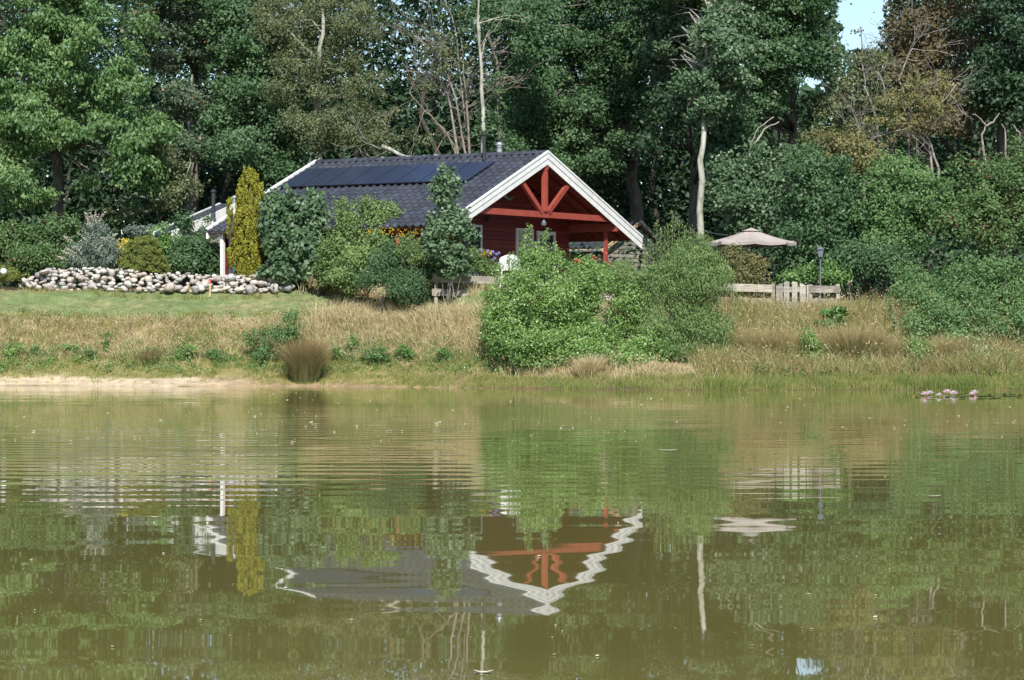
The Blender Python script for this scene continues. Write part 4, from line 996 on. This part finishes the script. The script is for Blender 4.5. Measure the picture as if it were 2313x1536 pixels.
shrub('goldenrod clump with yellow flower heads beside the sapling', (930, 93.9), [E(930,560,36,40,94.4,.4), E(965,580,25,40,94.3,.3)], 50, .2, 70, .10, .03, 'willow_leaf', 147, name='goldenrod', cat='plant', flowers=('gold_flower', 15, .09, .045, [E(900,527,30,10,94.2,.3), E(940,522,40,12,94.2,.3), E(1000,530,30,14,93.8,.3)]))
shrub('small olive shrub behind the left fence rails', (1080, 95.2), [E(1090,600,36,22,95.6,.5), E(1070,580,24,22,95.6,.4), E(1120,612,20,14,95.4,.4)], 60, .2, 80, .07, .04, 'willow_leaf', 148, name='bush', flowers=('gold_flower', 6, .08, .05, [E(1098,572,14,8,95.3,.2)]))
ag = root('agapanthus', gp(1115, 95.6), 'clump of round pale purple agapanthus heads left of the white chair', 'flower'); rgx = rs(31)
for (x, y) in ((1078,570),(1084,565),(1102,567),(1108,575),(1113,569),(1121,574),(1126,571),(1117,584),(1110,588)):
    q = at(x, y, 95.4); n = 60; P = q+unit(rgx.randn(n, 3))*.05*rgx.uniform(.5, 1, n)[:, None]
    V, Q, T = leafcloud(P, unit(rgx.randn(n, 3)), rgx.rand(n), .05, .03, rgx)
    npmesh('flower_head', V, [Q], 'purple_flower', ag, tint=T)
    MB().tube([q, (q[0]+.05, q[1], q[2]-.6)], .01, 4).build('stem', 'bark_dark', ag)
shrub('red flowering rose bush at the foot of the right porch post', (1385, 97.5), [E(1380,606,20,14,98,.4), E(1350,612,30,12,98,.4), E(1300,606,30,12,98,.4)], 45, .2, 60, .08, .06, 'fresh_leaf', 149, name='rose_bush', flowers=('red_flower', 9, .07, .07, [E(1380,585,16,18,97.6,.2), E(1345,590,20,8,97.6,.2), E(1300,590,14,8,97.6,.2)]))
shrub('leafy potted plants in the shade under the shed eave', (1300, 103), [E(1300,584,22,8,103.5,.3), E(1330,586,16,7,103.5,.3), E(1268,580,8,14,102,.3)], 16, .18, 60, .09, .06, 'fresh_leaf', 150, name='potted_plant', cat='plant')

# ------------------------------------------------------------------ the two big bushes on the bank
shrub('big bushy young birch on the bank in front of the cabin porch', (1240, 89), [E(1218,612,60,48,89.6,1.0), E(1180,680,85,70,89.2,1.2), E(1290,690,90,70,89,1.2), E(1200,770,105,50,88.5,1.1), E(1320,770,85,45,88.3,1.0), E(1140,730,55,70,89,1.0), E(1222,585,26,22,89.8,.4), E(1215,815,70,20,88,.7), E(1320,800,80,26,87.6,.7), E(1430,812,60,22,87.3,.6), E(1340,640,50,50,89,1.0), E(1420,700,50,60,89,.8), E(1460,790,60,35,87.8,.8)],
      860, .29, 100, .075, .055, 'birch_leaf', 160, name='birch_bush', nst=40, cat='bush', bark='bark_grey', shoots=[(1195,508,600,89.7,.13),(1235,514,600,89.7,.14),(1150,570,620,89.6,.12),(1210,545,600,89.4,.14),(1178,552,610,89.6,.13),(1262,560,620,89.8,.12),(1290,590,640,89.6,.14),(1330,590,640,89.5,.14),(1100,640,690,89.2,.12),(1254,548,600,89.9,.1),(1226,530,590,89.7,.16),(1186,530,600,89.7,.16),(1160,590,660,89.5,.14),(1125,600,670,89.4,.13),(1310,600,650,89.4,.15),(1350,610,660,89.3,.15)])
shrub('feathery narrow-leaved willow bush on the bank right of the birch', (1530, 88.5), [E(1500,650,85,62,89.5,1.2), E(1570,640,80,82,89.3,1.2), E(1540,740,110,60,88.8,1.3), E(1600,760,60,60,88.6,1.1), E(1445,648,52,36,90,.9), E(1540,588,32,32,90,.5), E(1575,572,42,38,90,.8), E(1590,800,70,35,88,.9), E(1520,800,70,30,88,.9), E(1400,650,40,60,90,.8), E(1620,620,30,30,89.8,.6)],
      840, .29, 105, .095, .028, 'willow_leaf', 161, name='willow_bush', nst=50, cat='bush', mode='up', bark='bark_grey', shoots=[(1484,500,600,90,.13),(1520,478,600,90,.16),(1548,508,600,90,.15),(1500,530,600,90,.15),(1575,528,600,89.8,.15),(1600,545,620,89.8,.14),(1460,560,620,90,.13),(1430,585,640,90,.13),(1530,540,600,89.7,.16),(1630,580,640,89.8,.13),(1655,620,680,89.6,.13),(1400,590,650,90,.13),(1508,505,590,90,.18),(1534,500,590,90,.18),(1560,515,600,90,.18),(1590,540,610,89.9,.18),(1492,525,600,90,.17),(1470,545,610,90,.16),(1616,570,640,89.8,.16),(1645,600,660,89.7,.15),(1665,660,720,89.4,.14),(1415,575,640,90,.14),(1380,600,650,90,.14)])

# ------------------------------------------------------------------ smaller plants on the left bank
shrub('tall dark green leafy plant behind the rush tuft on the left bank', (650, 92.9), [E(650,745,34,35,93,.4), E(600,770,45,26,92.8,.4), E(620,800,55,20,92.5,.4), E(660,715,20,18,93,.3), E(570,765,20,20,92.8,.3)], 100, .2, 60, .08, .04, 'walnut_leaf', 170, name='bank_plant', cat='plant', mode='up')
for (x, y, w_, h_, lab) in ((28,790,26,18,'round bright weed clump at the far left edge of the bank'), (80,795,20,12,'small weed clump just right of the leftmost one on the bank'), (165,790,24,16,'middle-sized weed clump on the left bank below the big tree trunk'),
                            (205,800,16,14,'weed clump touching the middle-sized clump on the left bank'), (240,775,7,28,'thin upright seedling on the left bank below the butterfly bush'), (345,800,26,14,'low weed clump on the left bank below the dome spruce'),
                            (420,795,30,20,'pale green seedling clump on the left bank under the annex'), (480,800,26,14,'flat weed clump left of the dark leafy bank plant'),
                            (800,775,12,26,'slim birch seedling right of the rush tuft'), (850,800,40,20,'wide low seedling patch between rush tuft and birch'), (920,795,26,22,'fresh green seedling clump below the cotoneaster'),
                            (1010,800,26,18,'small seedling clump just left of the big birch'), (760,800,16,20,'tiny seedling behind the right side of the rush tuft')):
    Yb = 92.9 if x < 1000 else 90.2
    q = gp(x, Yb); Yv = Yb
    # find the distance at which the bank shows at that row
    for Yt in np.arange(86, 97, .1):
        g_ = gp(x, Yt)
        if g_[2] > .02 and HY-(g_[2]-H0)*F/Yt <= y+h_*.9: Yv = Yt; break
    shrub(lab, (x, Yv), [E(x, y, w_, h_, Yv, w_*.012)], int(10+w_*h_/28), .13, 34, .065, .045, random.Random(x).choice(['birch_leaf', 'walnut_leaf', 'fresh_leaf']), 200+x, name='weed_clump', cat='plant', group='leafy weeds on the left bank', nst=4, stem_r=.008)

# ------------------------------------------------------------------ grasses
def blades(P, h, wd, lean, rg, tint, bend=.4):
    n = len(P); th = rg.uniform(0, math.pi, n)
    side = np.stack([np.cos(th)*.9+.3, np.sin(th)*.5, np.zeros(n)], 1); side = unit(side)*(wd/2)[:, None]
    d = lean+np.array([0, 0, 1.]); 
    mid = P+d*(h*.55)[:, None]*np.array([.7, .7, 1]); tip = P+d*h[:, None]; tip[:, :2] += lean[:, :2]*(h*bend)[:, None]; tip[:, 2] -= (np.linalg.norm(lean[:, :2], axis=1)*h*bend*.5)
    V = np.stack([P-side, P+side, mid+side*.7, mid-side*.7, tip], 1).reshape(-1, 3)
    b = np.arange(n)*5
    Q = np.stack([b, b+1, b+2, b+3], 1); Tr = np.stack([b+3, b+2, b+4], 1)
    return V, Q, Tr, np.repeat(tint, 5)
def tri_blades(P, h, wd, lean, rg, tint):
    n = len(P); sd_ = unit(rg.randn(n, 3)*[1, .5, 0]+[.4, 0, 0])*(wd/2)[:, None]
    V = np.stack([P-sd_, P+sd_, P+(lean+[0, 0, 1])*h[:, None]], 1).reshape(-1, 3)
    return V, np.arange(3*n).reshape(n, 3), np.repeat(tint, 3)
def grass(name, n, pxr, sr, h, wd, mat, seed, leanamt=.35, clump=.5, mask=None, tintn=(0, 1), label=None):
    rg = rs(seed)
    s = rg.uniform(sr[0], sr[1], n*2); Yg = 90.; px = rg.uniform(pxr[0], pxr[1], n*2)
    X = (px-HX)*Yg/F; Y = Ysh(X)+s
    d = fbm(X*1.2, Y*1.6, seed % 50); keep = d > clump*.45+.35*clump*rg.rand(len(d))
    if mask is not None: keep &= mask(X, Y, s, rg)
    X, Y, d = X[keep][:n], Y[keep][:n], d[keep][:n]; m = len(X)
    # gather blades into tufts round random centres
    nc = max(1, m//16); ci = rg.randint(0, nc, m); r0 = min(.16, .03+h*.18)
    ox = rg.randn(m)*r0; oy = rg.randn(m)*r0; tuft = rg.rand(m) < .7
    X = np.where(tuft, X[ci]+ox, X); Y = np.where(tuft, Y[ci]+oy, Y); d = np.where(tuft, d[ci]*(.8+.4*rg.rand(nc)[ci]), d)
    P = np.stack([X, Y, gz(X, Y)-.02], 1)
    hh = h*rg.uniform(.45, 1.15, m)*(.6+.8*d)
    lx = (vnoise(X*.8, Y*.8, 33)-.5)*leanamt*1.6
    lean = np.stack([lx+rg.randn(m)*leanamt*.6+tuft*ox/r0*leanamt*.45, rg.randn(m)*leanamt*.5+tuft*oy/r0*leanamt*.3, np.zeros(m)], 1)
    t = tintn[0]+(tintn[1]-tintn[0])*(.5*fbm(X*.9, Y*1.2, seed % 50+7)+.35*rg.rand(m)+.2*rg.rand(nc)[ci])
    if h < .15:
        V, Tr, T = tri_blades(P, hh, wd*rg.uniform(.6, 1.4, m), lean, rg, t)
        o = npmesh(name, V, [Tr], mat, None, tint=T); o['kind'] = 'stuff'; return o
    V, Q, Tr, T = blades(P, hh, wd*rg.uniform(.6, 1.4, m), lean, rg, t)
    o = npmesh(name, V, [Q, Tr], mat, None, tint=T); o['kind'] = 'stuff'
    return o
left = lambda X, Y, s, rg: X < 1.5+rg.randn(len(X))*.8
right = lambda X, Y, s, rg: X > 1.0+rg.randn(len(X))*.8
grass('shore_grass', 9000, (-150, 1250), (1.0, 2.6), .17, .018, 'olive_grass', 301, mask=left, clump=.55)
grass('shore_grass', 6000, (560, 1280), (.15, 1.4), .14, .018, 'olive_grass', 317, mask=left, clump=.6)
grass('shore_grass', 4200, (900, 1330), (.0, 1.2), .17, .016, 'sedge_blade', 318, mask=left, clump=.8)
grass('shore_grass', 700, (-150, 560), (.3, 1.2), .12, .016, 'olive_grass', 319, mask=left, clump=.9)
grass('shore_grass', 3500, (-150, 1250), (1.6, 3.4), .24, .016, 'sedge_blade', 302, mask=left, clump=.8)
grass('dry_grass', 26000, (-150, 1250), (2.2, 4.6), .30, .016, 'dry_grass', 303, mask=left, clump=.5, leanamt=.8)
grass('dry_grass', 11000, (-150, 1250), (3.4, 5.1), .24, .018, 'olive_grass', 304, mask=left, clump=.7)
grass('dry_grass', 7000, (-150, 1250), (1.8, 3.8), .3, .018, 'olive_grass', 316, mask=left, clump=.75)
grass('dry_grass', 6000, (680, 1100), (2.8, 5.6), .55, .016, 'dry_grass', 305, mask=left, clump=.4, leanamt=.6, tintn=(.2, 1))
grass('lawn_grass', 32000, (-150, 1300), (4.6, 8.0), .06, .022, 'lawn_blade', 306, mask=left, clump=.35)
grass('dry_grass', 7000, (-150, 1300), (7.6, 9.2), .13, .018, 'dry_grass', 307, mask=left, clump=.6)
grass('dry_grass', 5000, (640, 1120), (7.0, 10), .42, .018, 'dry_grass', 308, mask=left, clump=.55)
grass('garden_grass', 4000, (560, 900), (8.2, 10), .35, .02, 'lawn_blade', 309, clump=.4)
grass('sedge', 15000, (1040, 2450), (0.05, 1.2), .27, .018, 'sedge_blade', 310, mask=right, clump=.4, leanamt=.3)
grass('sedge', 4500, (1560, 2450), (0.0, .6), .36, .018, 'sedge_blade', 311, mask=right, clump=.85, leanamt=.25, tintn=(0, .5))
grass('tall_dry_grass', 19000, (1560, 2450), (1.2, 9.6), .75, .016, 'rust_grass', 312, mask=right, clump=.6, leanamt=.5)
grass('tall_dry_grass', 5500, (1560, 2450), (1.2, 9.4), .62, .016, 'dry_grass', 313, mask=right, clump=.7, leanamt=.5)
grass('tall_dry_grass', 15500, (1560, 2450), (1.2, 9.6), .6, .018, 'olive_grass', 314, mask=right, clump=.5, leanamt=.4)
grass('dry_grass', 5000, (1180, 1560), (1.0, 2.6), .26, .016, 'dry_grass', 315, clump=.45, leanamt=.6)
def stalks(n, pxr, sr, h, mat, seed, mask):
    rg = rs(seed); s = rg.uniform(*sr, n); px = rg.uniform(*pxr, n); X = (px-HX)*90/F; Y = Ysh(X)+s; k = mask(X, Y, s, rg) & (fbm(X*1.5, Y*1.5, 12) > .45); X, Y = X[k], Y[k]; m = len(X)
    P = np.stack([X, Y, gz(X, Y)], 1); hh = h*rg.uniform(.5, 1.2, m); lean = np.stack([rg.randn(m)*.45, rg.randn(m)*.3, np.zeros(m)], 1)
    V, Q, Tr, T = blades(P, hh, .012*np.ones(m), lean, rg, .5+.5*rg.rand(m), .8)
    tip = V.reshape(m, 5, 3)[:, 4]; V2, Q2, T2 = leafcloud(np.repeat(tip, 3, 0)+rg.randn(m*3, 3)*.03, unit(rg.randn(m*3, 3)), .3+.5*rg.rand(m*3), .07, .03, rg, 'up')
    npmesh('straw_stalks', np.vstack([V, V2]), [np.vstack([Q, Q2+len(V)]), Tr], mat, None, tint=np.concatenate([T, T2]))['kind'] = 'stuff'
stalks(1500, (-100, 1150), (2.0, 4.8), .5, 'dry_grass', 701, left)
stalks(2200, (1600, 2420), (1.5, 9.5), .95, 'dry_grass', 702, right)
stalks(500, (1080, 1600), (.9, 2.2), .6, 'dry_grass', 703, lambda X, Y, s, rg: X < 99)
def herbs(n_patch, pxr, sr, per, rad, ht, mat, seed, L=.065):
    rg = rs(seed); px = rg.uniform(pxr[0], pxr[1], n_patch); s = rg.uniform(sr[0], sr[1], n_patch)
    X = (px-HX)*90/F; Y = Ysh(X)+s; m = n_patch*per; i = np.repeat(np.arange(n_patch), per)
    sc_ = rg.uniform(.4, 1.3, n_patch)[i]
    P = np.stack([X[i]+rg.randn(m)*rad*sc_, Y[i]+rg.randn(m)*rad*.7*sc_, np.zeros(m)], 1)
    P[:, 2] = gz(P[:, 0], P[:, 1])+.03+rg.rand(m)**1.3*ht*sc_
    t = np.clip(.1+.5*rg.rand(n_patch)[i]+.4*rg.rand(m), 0, 1)
    V, Q, T = leafcloud(P, unit(rg.randn(m, 3)+[0, -.4, .8]), t, L, L*.6, rg)
    npmesh('ground_herbs', V, [Q], mat, None, tint=T)['kind'] = 'stuff'
herbs(260, (-100, 1150), (1.4, 3.0), 40, .15, .26, 'birch_leaf', 601)
herbs(130, (-100, 1150), (1.6, 3.3), 40, .17, .32, 'walnut_leaf', 602)
herbs(50, (-100, 1100), (3.8, 5.4), 30, .2, .16, 'olive_leaf', 603)
herbs(150, (1640, 2400), (1.0, 8.5), 45, .2, .55, 'willow_leaf', 604, .08)
herbs(40, (1640, 2400), (1.0, 5), 45, .2, .5, 'walnut_leaf', 605, .08)
herbs(50, (560, 1100), (7.4, 9.5), 40, .2, .4, 'willow_leaf', 606, .08)
def wall_weeds():
    rg = rs(808); n = 1500; x = rg.uniform(40, 665, n); k = fbm(x*.05, x*0, 14) > .42; x = x[k]; n = len(x)
    Y = WY[x.astype(int)]-.28-rg.rand(n)*.25; X = (x-HX)*Y/F; P = np.stack([X, Y, gz(X, Y)-.02], 1)
    V, Q, Tr, T = blades(P, .2*rg.uniform(.4, 1.2, n), .016*np.ones(n), np.stack([rg.randn(n)*.4, rg.randn(n)*.3, np.zeros(n)], 1), rg, rg.rand(n))
    npmesh('wall_weeds', V, [Q, Tr], 'olive_grass', None, tint=T)['kind'] = 'stuff'
wall_weeds()
def rush(label, px, Y, n, h, rad, seed, mat='rush_blade', lean=.5, group=None, name='rush_tuft'):
    rg = rs(seed); b0 = gp(px, Y)
    r_ = rg.rand(n)**.6*rad*.42; th = rg.uniform(0, 6.283, n)
    P = np.stack([b0[0]+np.cos(th)*r_, b0[1]+np.sin(th)*r_, np.zeros(n)], 1); P[:, 2] = gz(P[:, 0], P[:, 1])-.02
    l_ = np.stack([np.cos(th), np.sin(th), np.zeros(n)], 1)*(r_/(rad*.42)*lean*rg.uniform(.3, 1.2, n))[:, None]+rg.randn(n, 3)*[.08, .08, 0]
    hh = h*rg.uniform(.5, 1.08, n)
    V, Q, Tr, T = blades(P, hh, .016*rg.uniform(.6, 1.4, n), l_, rg, np.zeros(n), .3)
    # straw-brown towards the tip of each stalk
    base = np.repeat(rg.rand(n)*.35, 5).reshape(n, 5)+np.array([0, 0, .35, .35, .75])*rg.uniform(.5, 1.1, n)[:, None]
    o = npmesh(name, V, [Q, Tr], mat, None, tint=base.ravel())
    return tagset(o, label, 'rush', group)
rush('big brown-tipped rush tuft at the water edge in front of the sandy shore', 690, 91.0, 2600, 1.42, 1.0, 400)
rush('thin low rush tuft on the sandy bank left of the big one', 340, 92.6, 500, .55, .5, 401)
rush('reddish brown grass tussock on the right bank nearest the birch and willow', 1720, 88, 1500, 1.1, 1.3, 402, 'rust_grass', .6)
rush('large fanned tussock right of the small birch bush on the right bank', 1925, 87.6, 2600, 1.35, 1.6, 403, 'rust_grass', .65)
rush('pale tussock between the two low waterside bushes on the right', 2145, 86.9, 1500, 1.0, 1.1, 404, 'rust_grass', .5)
rush('straw tussock left of the small birch bush below the gate', 1775, 87.4, 1200, 1.2, 1.0, 405, 'rust_grass', .5)
rush('reddish tussock leaning below the willow thicket', 2010, 87.5, 1200, 1.0, 1.0, 406, 'rust_grass', .5)
rush('straw grass tuft poking out at the foot of the birch', 1330, 86.6, 900, .75, .9, 407, 'dry_grass', .6)
for i, (x, Yb, lab) in enumerate(((725, 97.2, 'fluffy dry brown seed-head plant at the right end of the stone wall'), (860, 94.3, 'rusty dry plant at the foot of the cotoneaster'), (820, 96, 'dry brown plant between lawn and mixed bush'))):
    shrub(lab, (x, Yb), [E(x, (630, 662, 655)[i], (30, 26, 22)[i], (22, 14, 14)[i], Yb, .4)], 40, .15, 60, .07, .02, 'dry_grass', 420+i, name='dry_plant', cat='plant')

# ------------------------------------------------------------------ parasol, lantern, chair, small things
ps = root('parasol', gp(1697, 98.6), 'large taupe garden parasol open beside the pale maple trunk', 'parasol')
apex = at(1697, 516, 98.6); zc = at(1697, 547, 98.6)[2]
RR = 205/2*98.6/F
corners = [np.array([apex[0]+math.cos(t)*RR, 98.6+math.sin(t)*RR*.95, zc]) for t in [math.pi*(k+.0)/4 for k in range(8)]]
mb = MB()
V = [apex]; Fc = []
N_ = 6
for k in range(8):
    a, b = corners[k], corners[(k+1) % 8]
grid = []
for i in range(1, N_+1):
    f = i/N_
    for k in range(8):
        for j in range(4):
            a, b = corners[k], corners[(k+1) % 8]; e = a+(b-a)*j/4
            p = apex+(e-apex)*f; sag = .05*math.sin(math.pi*f)+ .045*math.sin(math.pi*j/4)*f
            p = p-np.array([0, 0, sag]); p[:2] = p[:2]-(p[:2]-apex[:2])*.05*math.sin(math.pi*j/4)*f
            V.append(p)
n = 32
Fc = [(0, 1+k, 1+(k+1) % n) for k in range(n)]+[(1+(i-1)*n+k, 1+i*n+k, 1+i*n+(k+1) % n, 1+(i-1)*n+(k+1) % n) for i in range(1, N_) for k in range(n)]
mb.add(V, Fc); cano = mb.build('canopy', 'canvas_taupe', ps)
mb = MB()
for k in range(32):
    a = V[1+(N_-1)*n+k]; b = V[1+(N_-1)*n+(k+1) % n]
    mb.add([a, b, b-[0, 0, .10], a-[0, 0, .10]], [(0,1,2,3)])
mb.build('valance', 'canvas_taupe', cano)
Vv = [apex+[0, 0, .03]]+[apex+(corners[k]-apex)*.22+[0, 0, .012] for k in range(8)]
MB().add(Vv, [(0, 1+k, 1+(k+1) % 8) for k in range(8)]).build('vent', 'canvas_taupe', cano)
for k in range(8):
    MB().tube([apex-[0, 0, .08], corners[k]-[0, 0, .07]], .012, 4).build('rib', 'metal_grey', ps)
mast = at(1606, 500, 98.9); g0 = gp(1606, 98.9)
MB().tube([g0-[0, 0, .1], (g0[0], 98.9, zc-.15)], .04, 8).build('mast', 'metal_grey', ps)
MB().tube([(g0[0], 98.9, zc-.2), apex-[0, 0, .3]], .03, 6).build('arm', 'metal_grey', ps)
MB().tube([apex-[0, 0, .45], apex], .03, 8).build('hub', 'metal_grey', ps)
ln = MB(); A = at(1590, 521, 103.8); B = at(1643, 531, 98.6)
ln.tube([A, (A+B)/2-[0, 0, .03], B], .012, 4)
tagset(ln.build('guy_line', 'metal_grey'), 'thin grey line tied from the pale maple trunk to the parasol', 'line')

lp = root('garden_lantern', gp(1853, 96.2), 'dark grey lantern on a slim post behind the right fence length', 'lantern')
q = gp(1853, 96.2); top = at(1853, 557, 96.2)
hd = at(1853, 583, 96.2)
MB().lathe((q[0], q[1], q[2]-.05), [(.07,0),(.07,.08),(.03,.14),(.025,hd[2]-q[2]-.0),(.05,hd[2]-q[2]+.04)], 10).build('post', 'metal_grey', lp)
MB().lathe((q[0], q[1], hd[2]+.04), [(.055,0),(.105,.24),(.105,.25)], 6).build('lamp_glass', 'lamp_glass', lp)
for k in range(6):
    t = 2*math.pi*(k+.5)/6; c_ = np.array([math.cos(t), math.sin(t), 0])
    MB().tube([(q[0], q[1], hd[2]+.03)+c_*.06, (q[0], q[1], hd[2]+.29)+c_*.112], .009, 4).build('bar', 'metal_grey', lp)
MB().lathe((q[0], q[1], hd[2]+.285), [(.14,0),(.13,.02),(.05,.09),(.02,.11),(.012,.16)], 6).build('lamp_roof', 'metal_grey', lp)

ch = root('garden_chair', gp(1152, 95.8), 'white plastic garden chair seen from behind between birch and fence', 'chair')
q = at(1152, 640, 95.8); zt = at(1152, 576, 95.8)[2]; zb_ = float(gz(q[0], 95.8)); zs = zt-.50
def shell(y_off):
    V = []; Fc = []; nu, nv = 12, 8
    for j in range(nv+1):
        f = j/nv; zz = zs+(zt-zs)*f; hw = .40*math.sqrt(max(0, 1-max(0, (f-.45)/.57)**2.4))*(1-.12*(1-f))
        for i in range(nu+1):
            g_ = -1+2*i/nu; V.append((q[0]+g_*hw, 95.62+y_off-.1*f+.16*g_*g_, zz-.0))
    m = nu+1
    Fc = [(j*m+i, j*m+i+1, (j+1)*m+i+1, (j+1)*m+i) for j in range(nv) for i in range(nu)]
    return V, Fc
V1, F1 = shell(0); V2, F2 = shell(.02)
MB().add(V1, F1).add(V2, [f[::-1] for f in F2]).build('backrest', 'plastic_white', ch, True)
MB().box((q[0]-.30, 95.62, zs-.02), (.6, 0, 0), (0, .5, .02), (0, 0, .03)).build('seat', 'plastic_white', ch)
for sx in (-1, 1):
    for yy in (95.6, 96.08):
        MB().beam((q[0]+sx*.27, yy, zs), (q[0]+sx*.32, yy+(.06 if yy > 96 else -.06), zb_-.02), .05, .05).build('leg', 'plastic_white', ch)
    MB().beam((q[0]+sx*.36, 95.6, zs+.24), (q[0]+sx*.36, 96.1, zs+.22), .06, .03).build('armrest', 'plastic_white', ch)
    MB().beam((q[0]+sx*.36, 96.08, zs+.22), (q[0]+sx*.29, 96.08, zs), .04, .04, (0, 1, 0)).build('arm_support', 'plastic_white', ch)

bk = root('bucket', gp(602, 99.6), 'grey zinc bucket beside the foot of the golden cypress', 'bucket')
q = at(601, 628, 99.6)
MB().lathe(q, [(.12,0),(.165,.24),(.175,.25),(.155,.25),(.11,.03)], 14).build('body', 'metal_zinc', bk)
MB().tube([q+[.16*math.cos(t), .0, .24+.1*math.sin(t)] for t in np.linspace(0, math.pi, 9)], .007, 4).build('handle', 'metal_zinc', bk)
SY = float(WY[474])-.35
st = root('marker_stake', gp(472, SY), 'short wooden stake with a red painted top in front of the stones', 'stake')
q = at(474, 664, SY)
MB().box(q+[-.03, 0, -.1], (.06, 0, 0), (0, .04, 0), (.01, 0, .45)).build('shaft', 'wood_new', st)
MB().box(q+[-.028, -.004, .352], (.062, 0, 0), (0, .048, 0), (.006, 0, .17)).build('painted_top', 'red_tape', st)
q = at(8, 613, 99.1); MB_ = MB().lathe((q[0], q[1], q[2]-.11), [(.02,0)]+[(.115*math.cos(t), .11+.11*math.sin(t)) for t in np.linspace(-1.3, 1.3, 9)]+[(.02,.22)], 14).build('garden_ball', 'plastic_white', None, True)
tagset(MB_, 'white ball ornament on the yellow ground cover at the left edge', 'ball')

# ------------------------------------------------------------------ water lilies and floating things
def lily(px, py, wpx, label, seed):
    Y = F*H0/(py-HY); q = at(px, py, Y); q[2] = 0; rg = rs(seed); r0 = wpx*Y/F/2*1.15
    r_ = root('water_lily', tuple(q), label, 'water lily', 'pink water lilies')
    for ring, (np_, el, ln_) in enumerate(((9, .25, 1.0), (8, .7, .85), (6, 1.15, .65))):
        mb = MB()
        for k in range(np_):
            t = 2*math.pi*(k+.3*ring+rg.rand()*.2)/np_; d = np.array([math.cos(t)*math.cos(el), math.sin(t)*math.cos(el), math.sin(el)]); sdv = np.array([-math.sin(t), math.cos(t), 0])
            L_ = r0*ln_; c0 = q+[0, 0, .03]
            mb.add([c0, c0+d*L_*.55+sdv*L_*.22, c0+d*L_+[0, 0, L_*.1], c0+d*L_*.55-sdv*L_*.22, c0+d*L_*.5-[0, 0, L_*.06]], [(0,1,4),(1,2,4),(2,3,4),(3,0,4)])
        o = mb.build('petals', 'pink_petal', r_)
        a = o.data.attributes.new('tint', 'FLOAT', 'POINT'); a.data.foreach_set('value', np.tile([.1, .5, 1, .5, .3], len(o.data.vertices)//5).astype('f')[:len(o.data.vertices)])
for i, (x, y, w_, lab) in enumerate(((2089, 889.5, 20, 'leftmost pink water lily of the row, low and half open'), (2101, 886.5, 17, 'pink water lily leaning on the leftmost one'), (2121, 891, 15, 'small pink water lily alone left of the middle pair'),
        (2140, 884.5, 20, 'palest water lily, left one of the middle pair'), (2155, 888, 20, 'pink water lily, right one of the middle pair'), (2196, 889, 15, 'deep pink lower water lily of the right-hand pair'), (2202, 885.5, 18, 'white-tipped upper water lily of the right-hand pair'))):
    lily(x, y+5.5, w_*1.15, lab, 500+i)
rgx = rs(61)
for k in range(34):
    px = rgx.uniform(2068, 2330); py = rgx.uniform(891, 900); Y = F*H0/(py-HY); q = at(px, py, Y); rr = rgx.uniform(.09, .19)
    V = [(q[0], q[1], .012)]+[(q[0]+math.cos(t)*rr, q[1]+math.sin(t)*rr, .012+rgx.uniform(-.008, .03)) for t in np.linspace(.25, 6.0, 12)]
    o = MB().add(V, [(0, i+1, i+2) for i in range(11)]).build('lily_pad', 'lily_pad')
    a = o.data.attributes.new('tint', 'FLOAT', 'POINT'); a.data.foreach_set('value', np.full(13, 1.0 if rgx.rand() < .15 else rgx.uniform(0, .6), 'f'))
    tagset(o, 'flat green lily pad floating round the pink water lilies', 'lily pad', 'lily pads at the water lilies')
def debris():
    rg = rs(71); py = np.concatenate([882+rg.rand(330)**1.6*120, 1000+rg.rand(90)*500]); n = len(py)
    px = rg.uniform(-50, 2360, n); Y = F*H0/(py-HY); X = (px-HX)*Y/F
    r_ = rg.uniform(.010, .035, n)*np.where(py > 1000, .5, 1.2)
    th = rg.uniform(0, 6.28, n); V = []
    for i in range(n):
        a = np.array([math.cos(th[i]), math.sin(th[i]), 0])*r_[i]; b = np.array([-math.sin(th[i]), math.cos(th[i]), 0])*r_[i]*.6; c_ = np.array([X[i], Y[i], .004])
        V += [c_-a, c_+b*.8-a*.3+[0, 0, .004], c_+b*.6+a*.5, c_+a+[0, 0, r_[i]*.35], c_-b*.7+a*.4, c_-b*.8-a*.3]
    Q = np.arange(6*n).reshape(n, 6)
    npmesh('floating_petals', np.array(V), [Q], 'floating_debris', None, tint=np.repeat(rg.rand(n), 6))['kind'] = 'stuff'
debris()
for i, (px, py, L_, mat, lab) in enumerate(((82, 953, .07, 'gold_flower', 'small yellow leaf floating at the far left of the pond'), (2234, 1005, .06, 'gold_flower', 'yellow leaf floating on the right below the lilies'),
        (1508, 1018, .14, 'floating_debris', 'long cream leaf floating in the middle right of the pond'), (2248, 957, .08, 'floating_debris', 'whitish petal floating between lilies and yellow leaf'), (2110, 1122, .07, 'floating_debris', 'curled cream leaf floating on the right side of the pond'), (352, 1170, .05, 'floating_debris', 'pale petal floating on the left below the yellow reflection'), (1092, 1522, .045, 'floating_debris', 'white petal floating at the bottom edge of the picture'))):
    Y = F*H0/(py-HY); X = (px-HX)*Y/F; V = []
    for k, t in enumerate(np.linspace(0, 2*math.pi, 11)[:-1]):
        V.append((X+math.cos(t)*L_, Y+math.sin(t)*L_*.55, .006+.012*abs(math.cos(t))))
    V.append((X, Y, .004))
    o = MB().add(V, [(k, (k+1) % 10, 10) for k in range(10)]).build('floating_leaf', mat)
    a = o.data.attributes.new('tint', 'FLOAT', 'POINT'); a.data.foreach_set('value', np.full(11, .8, 'f'))
    tagset(o, lab, 'leaf')
TR = sum(len(me.loops)-2*len(me.polygons) for me in bpy.data.meshes)
print('TRIS', TR)
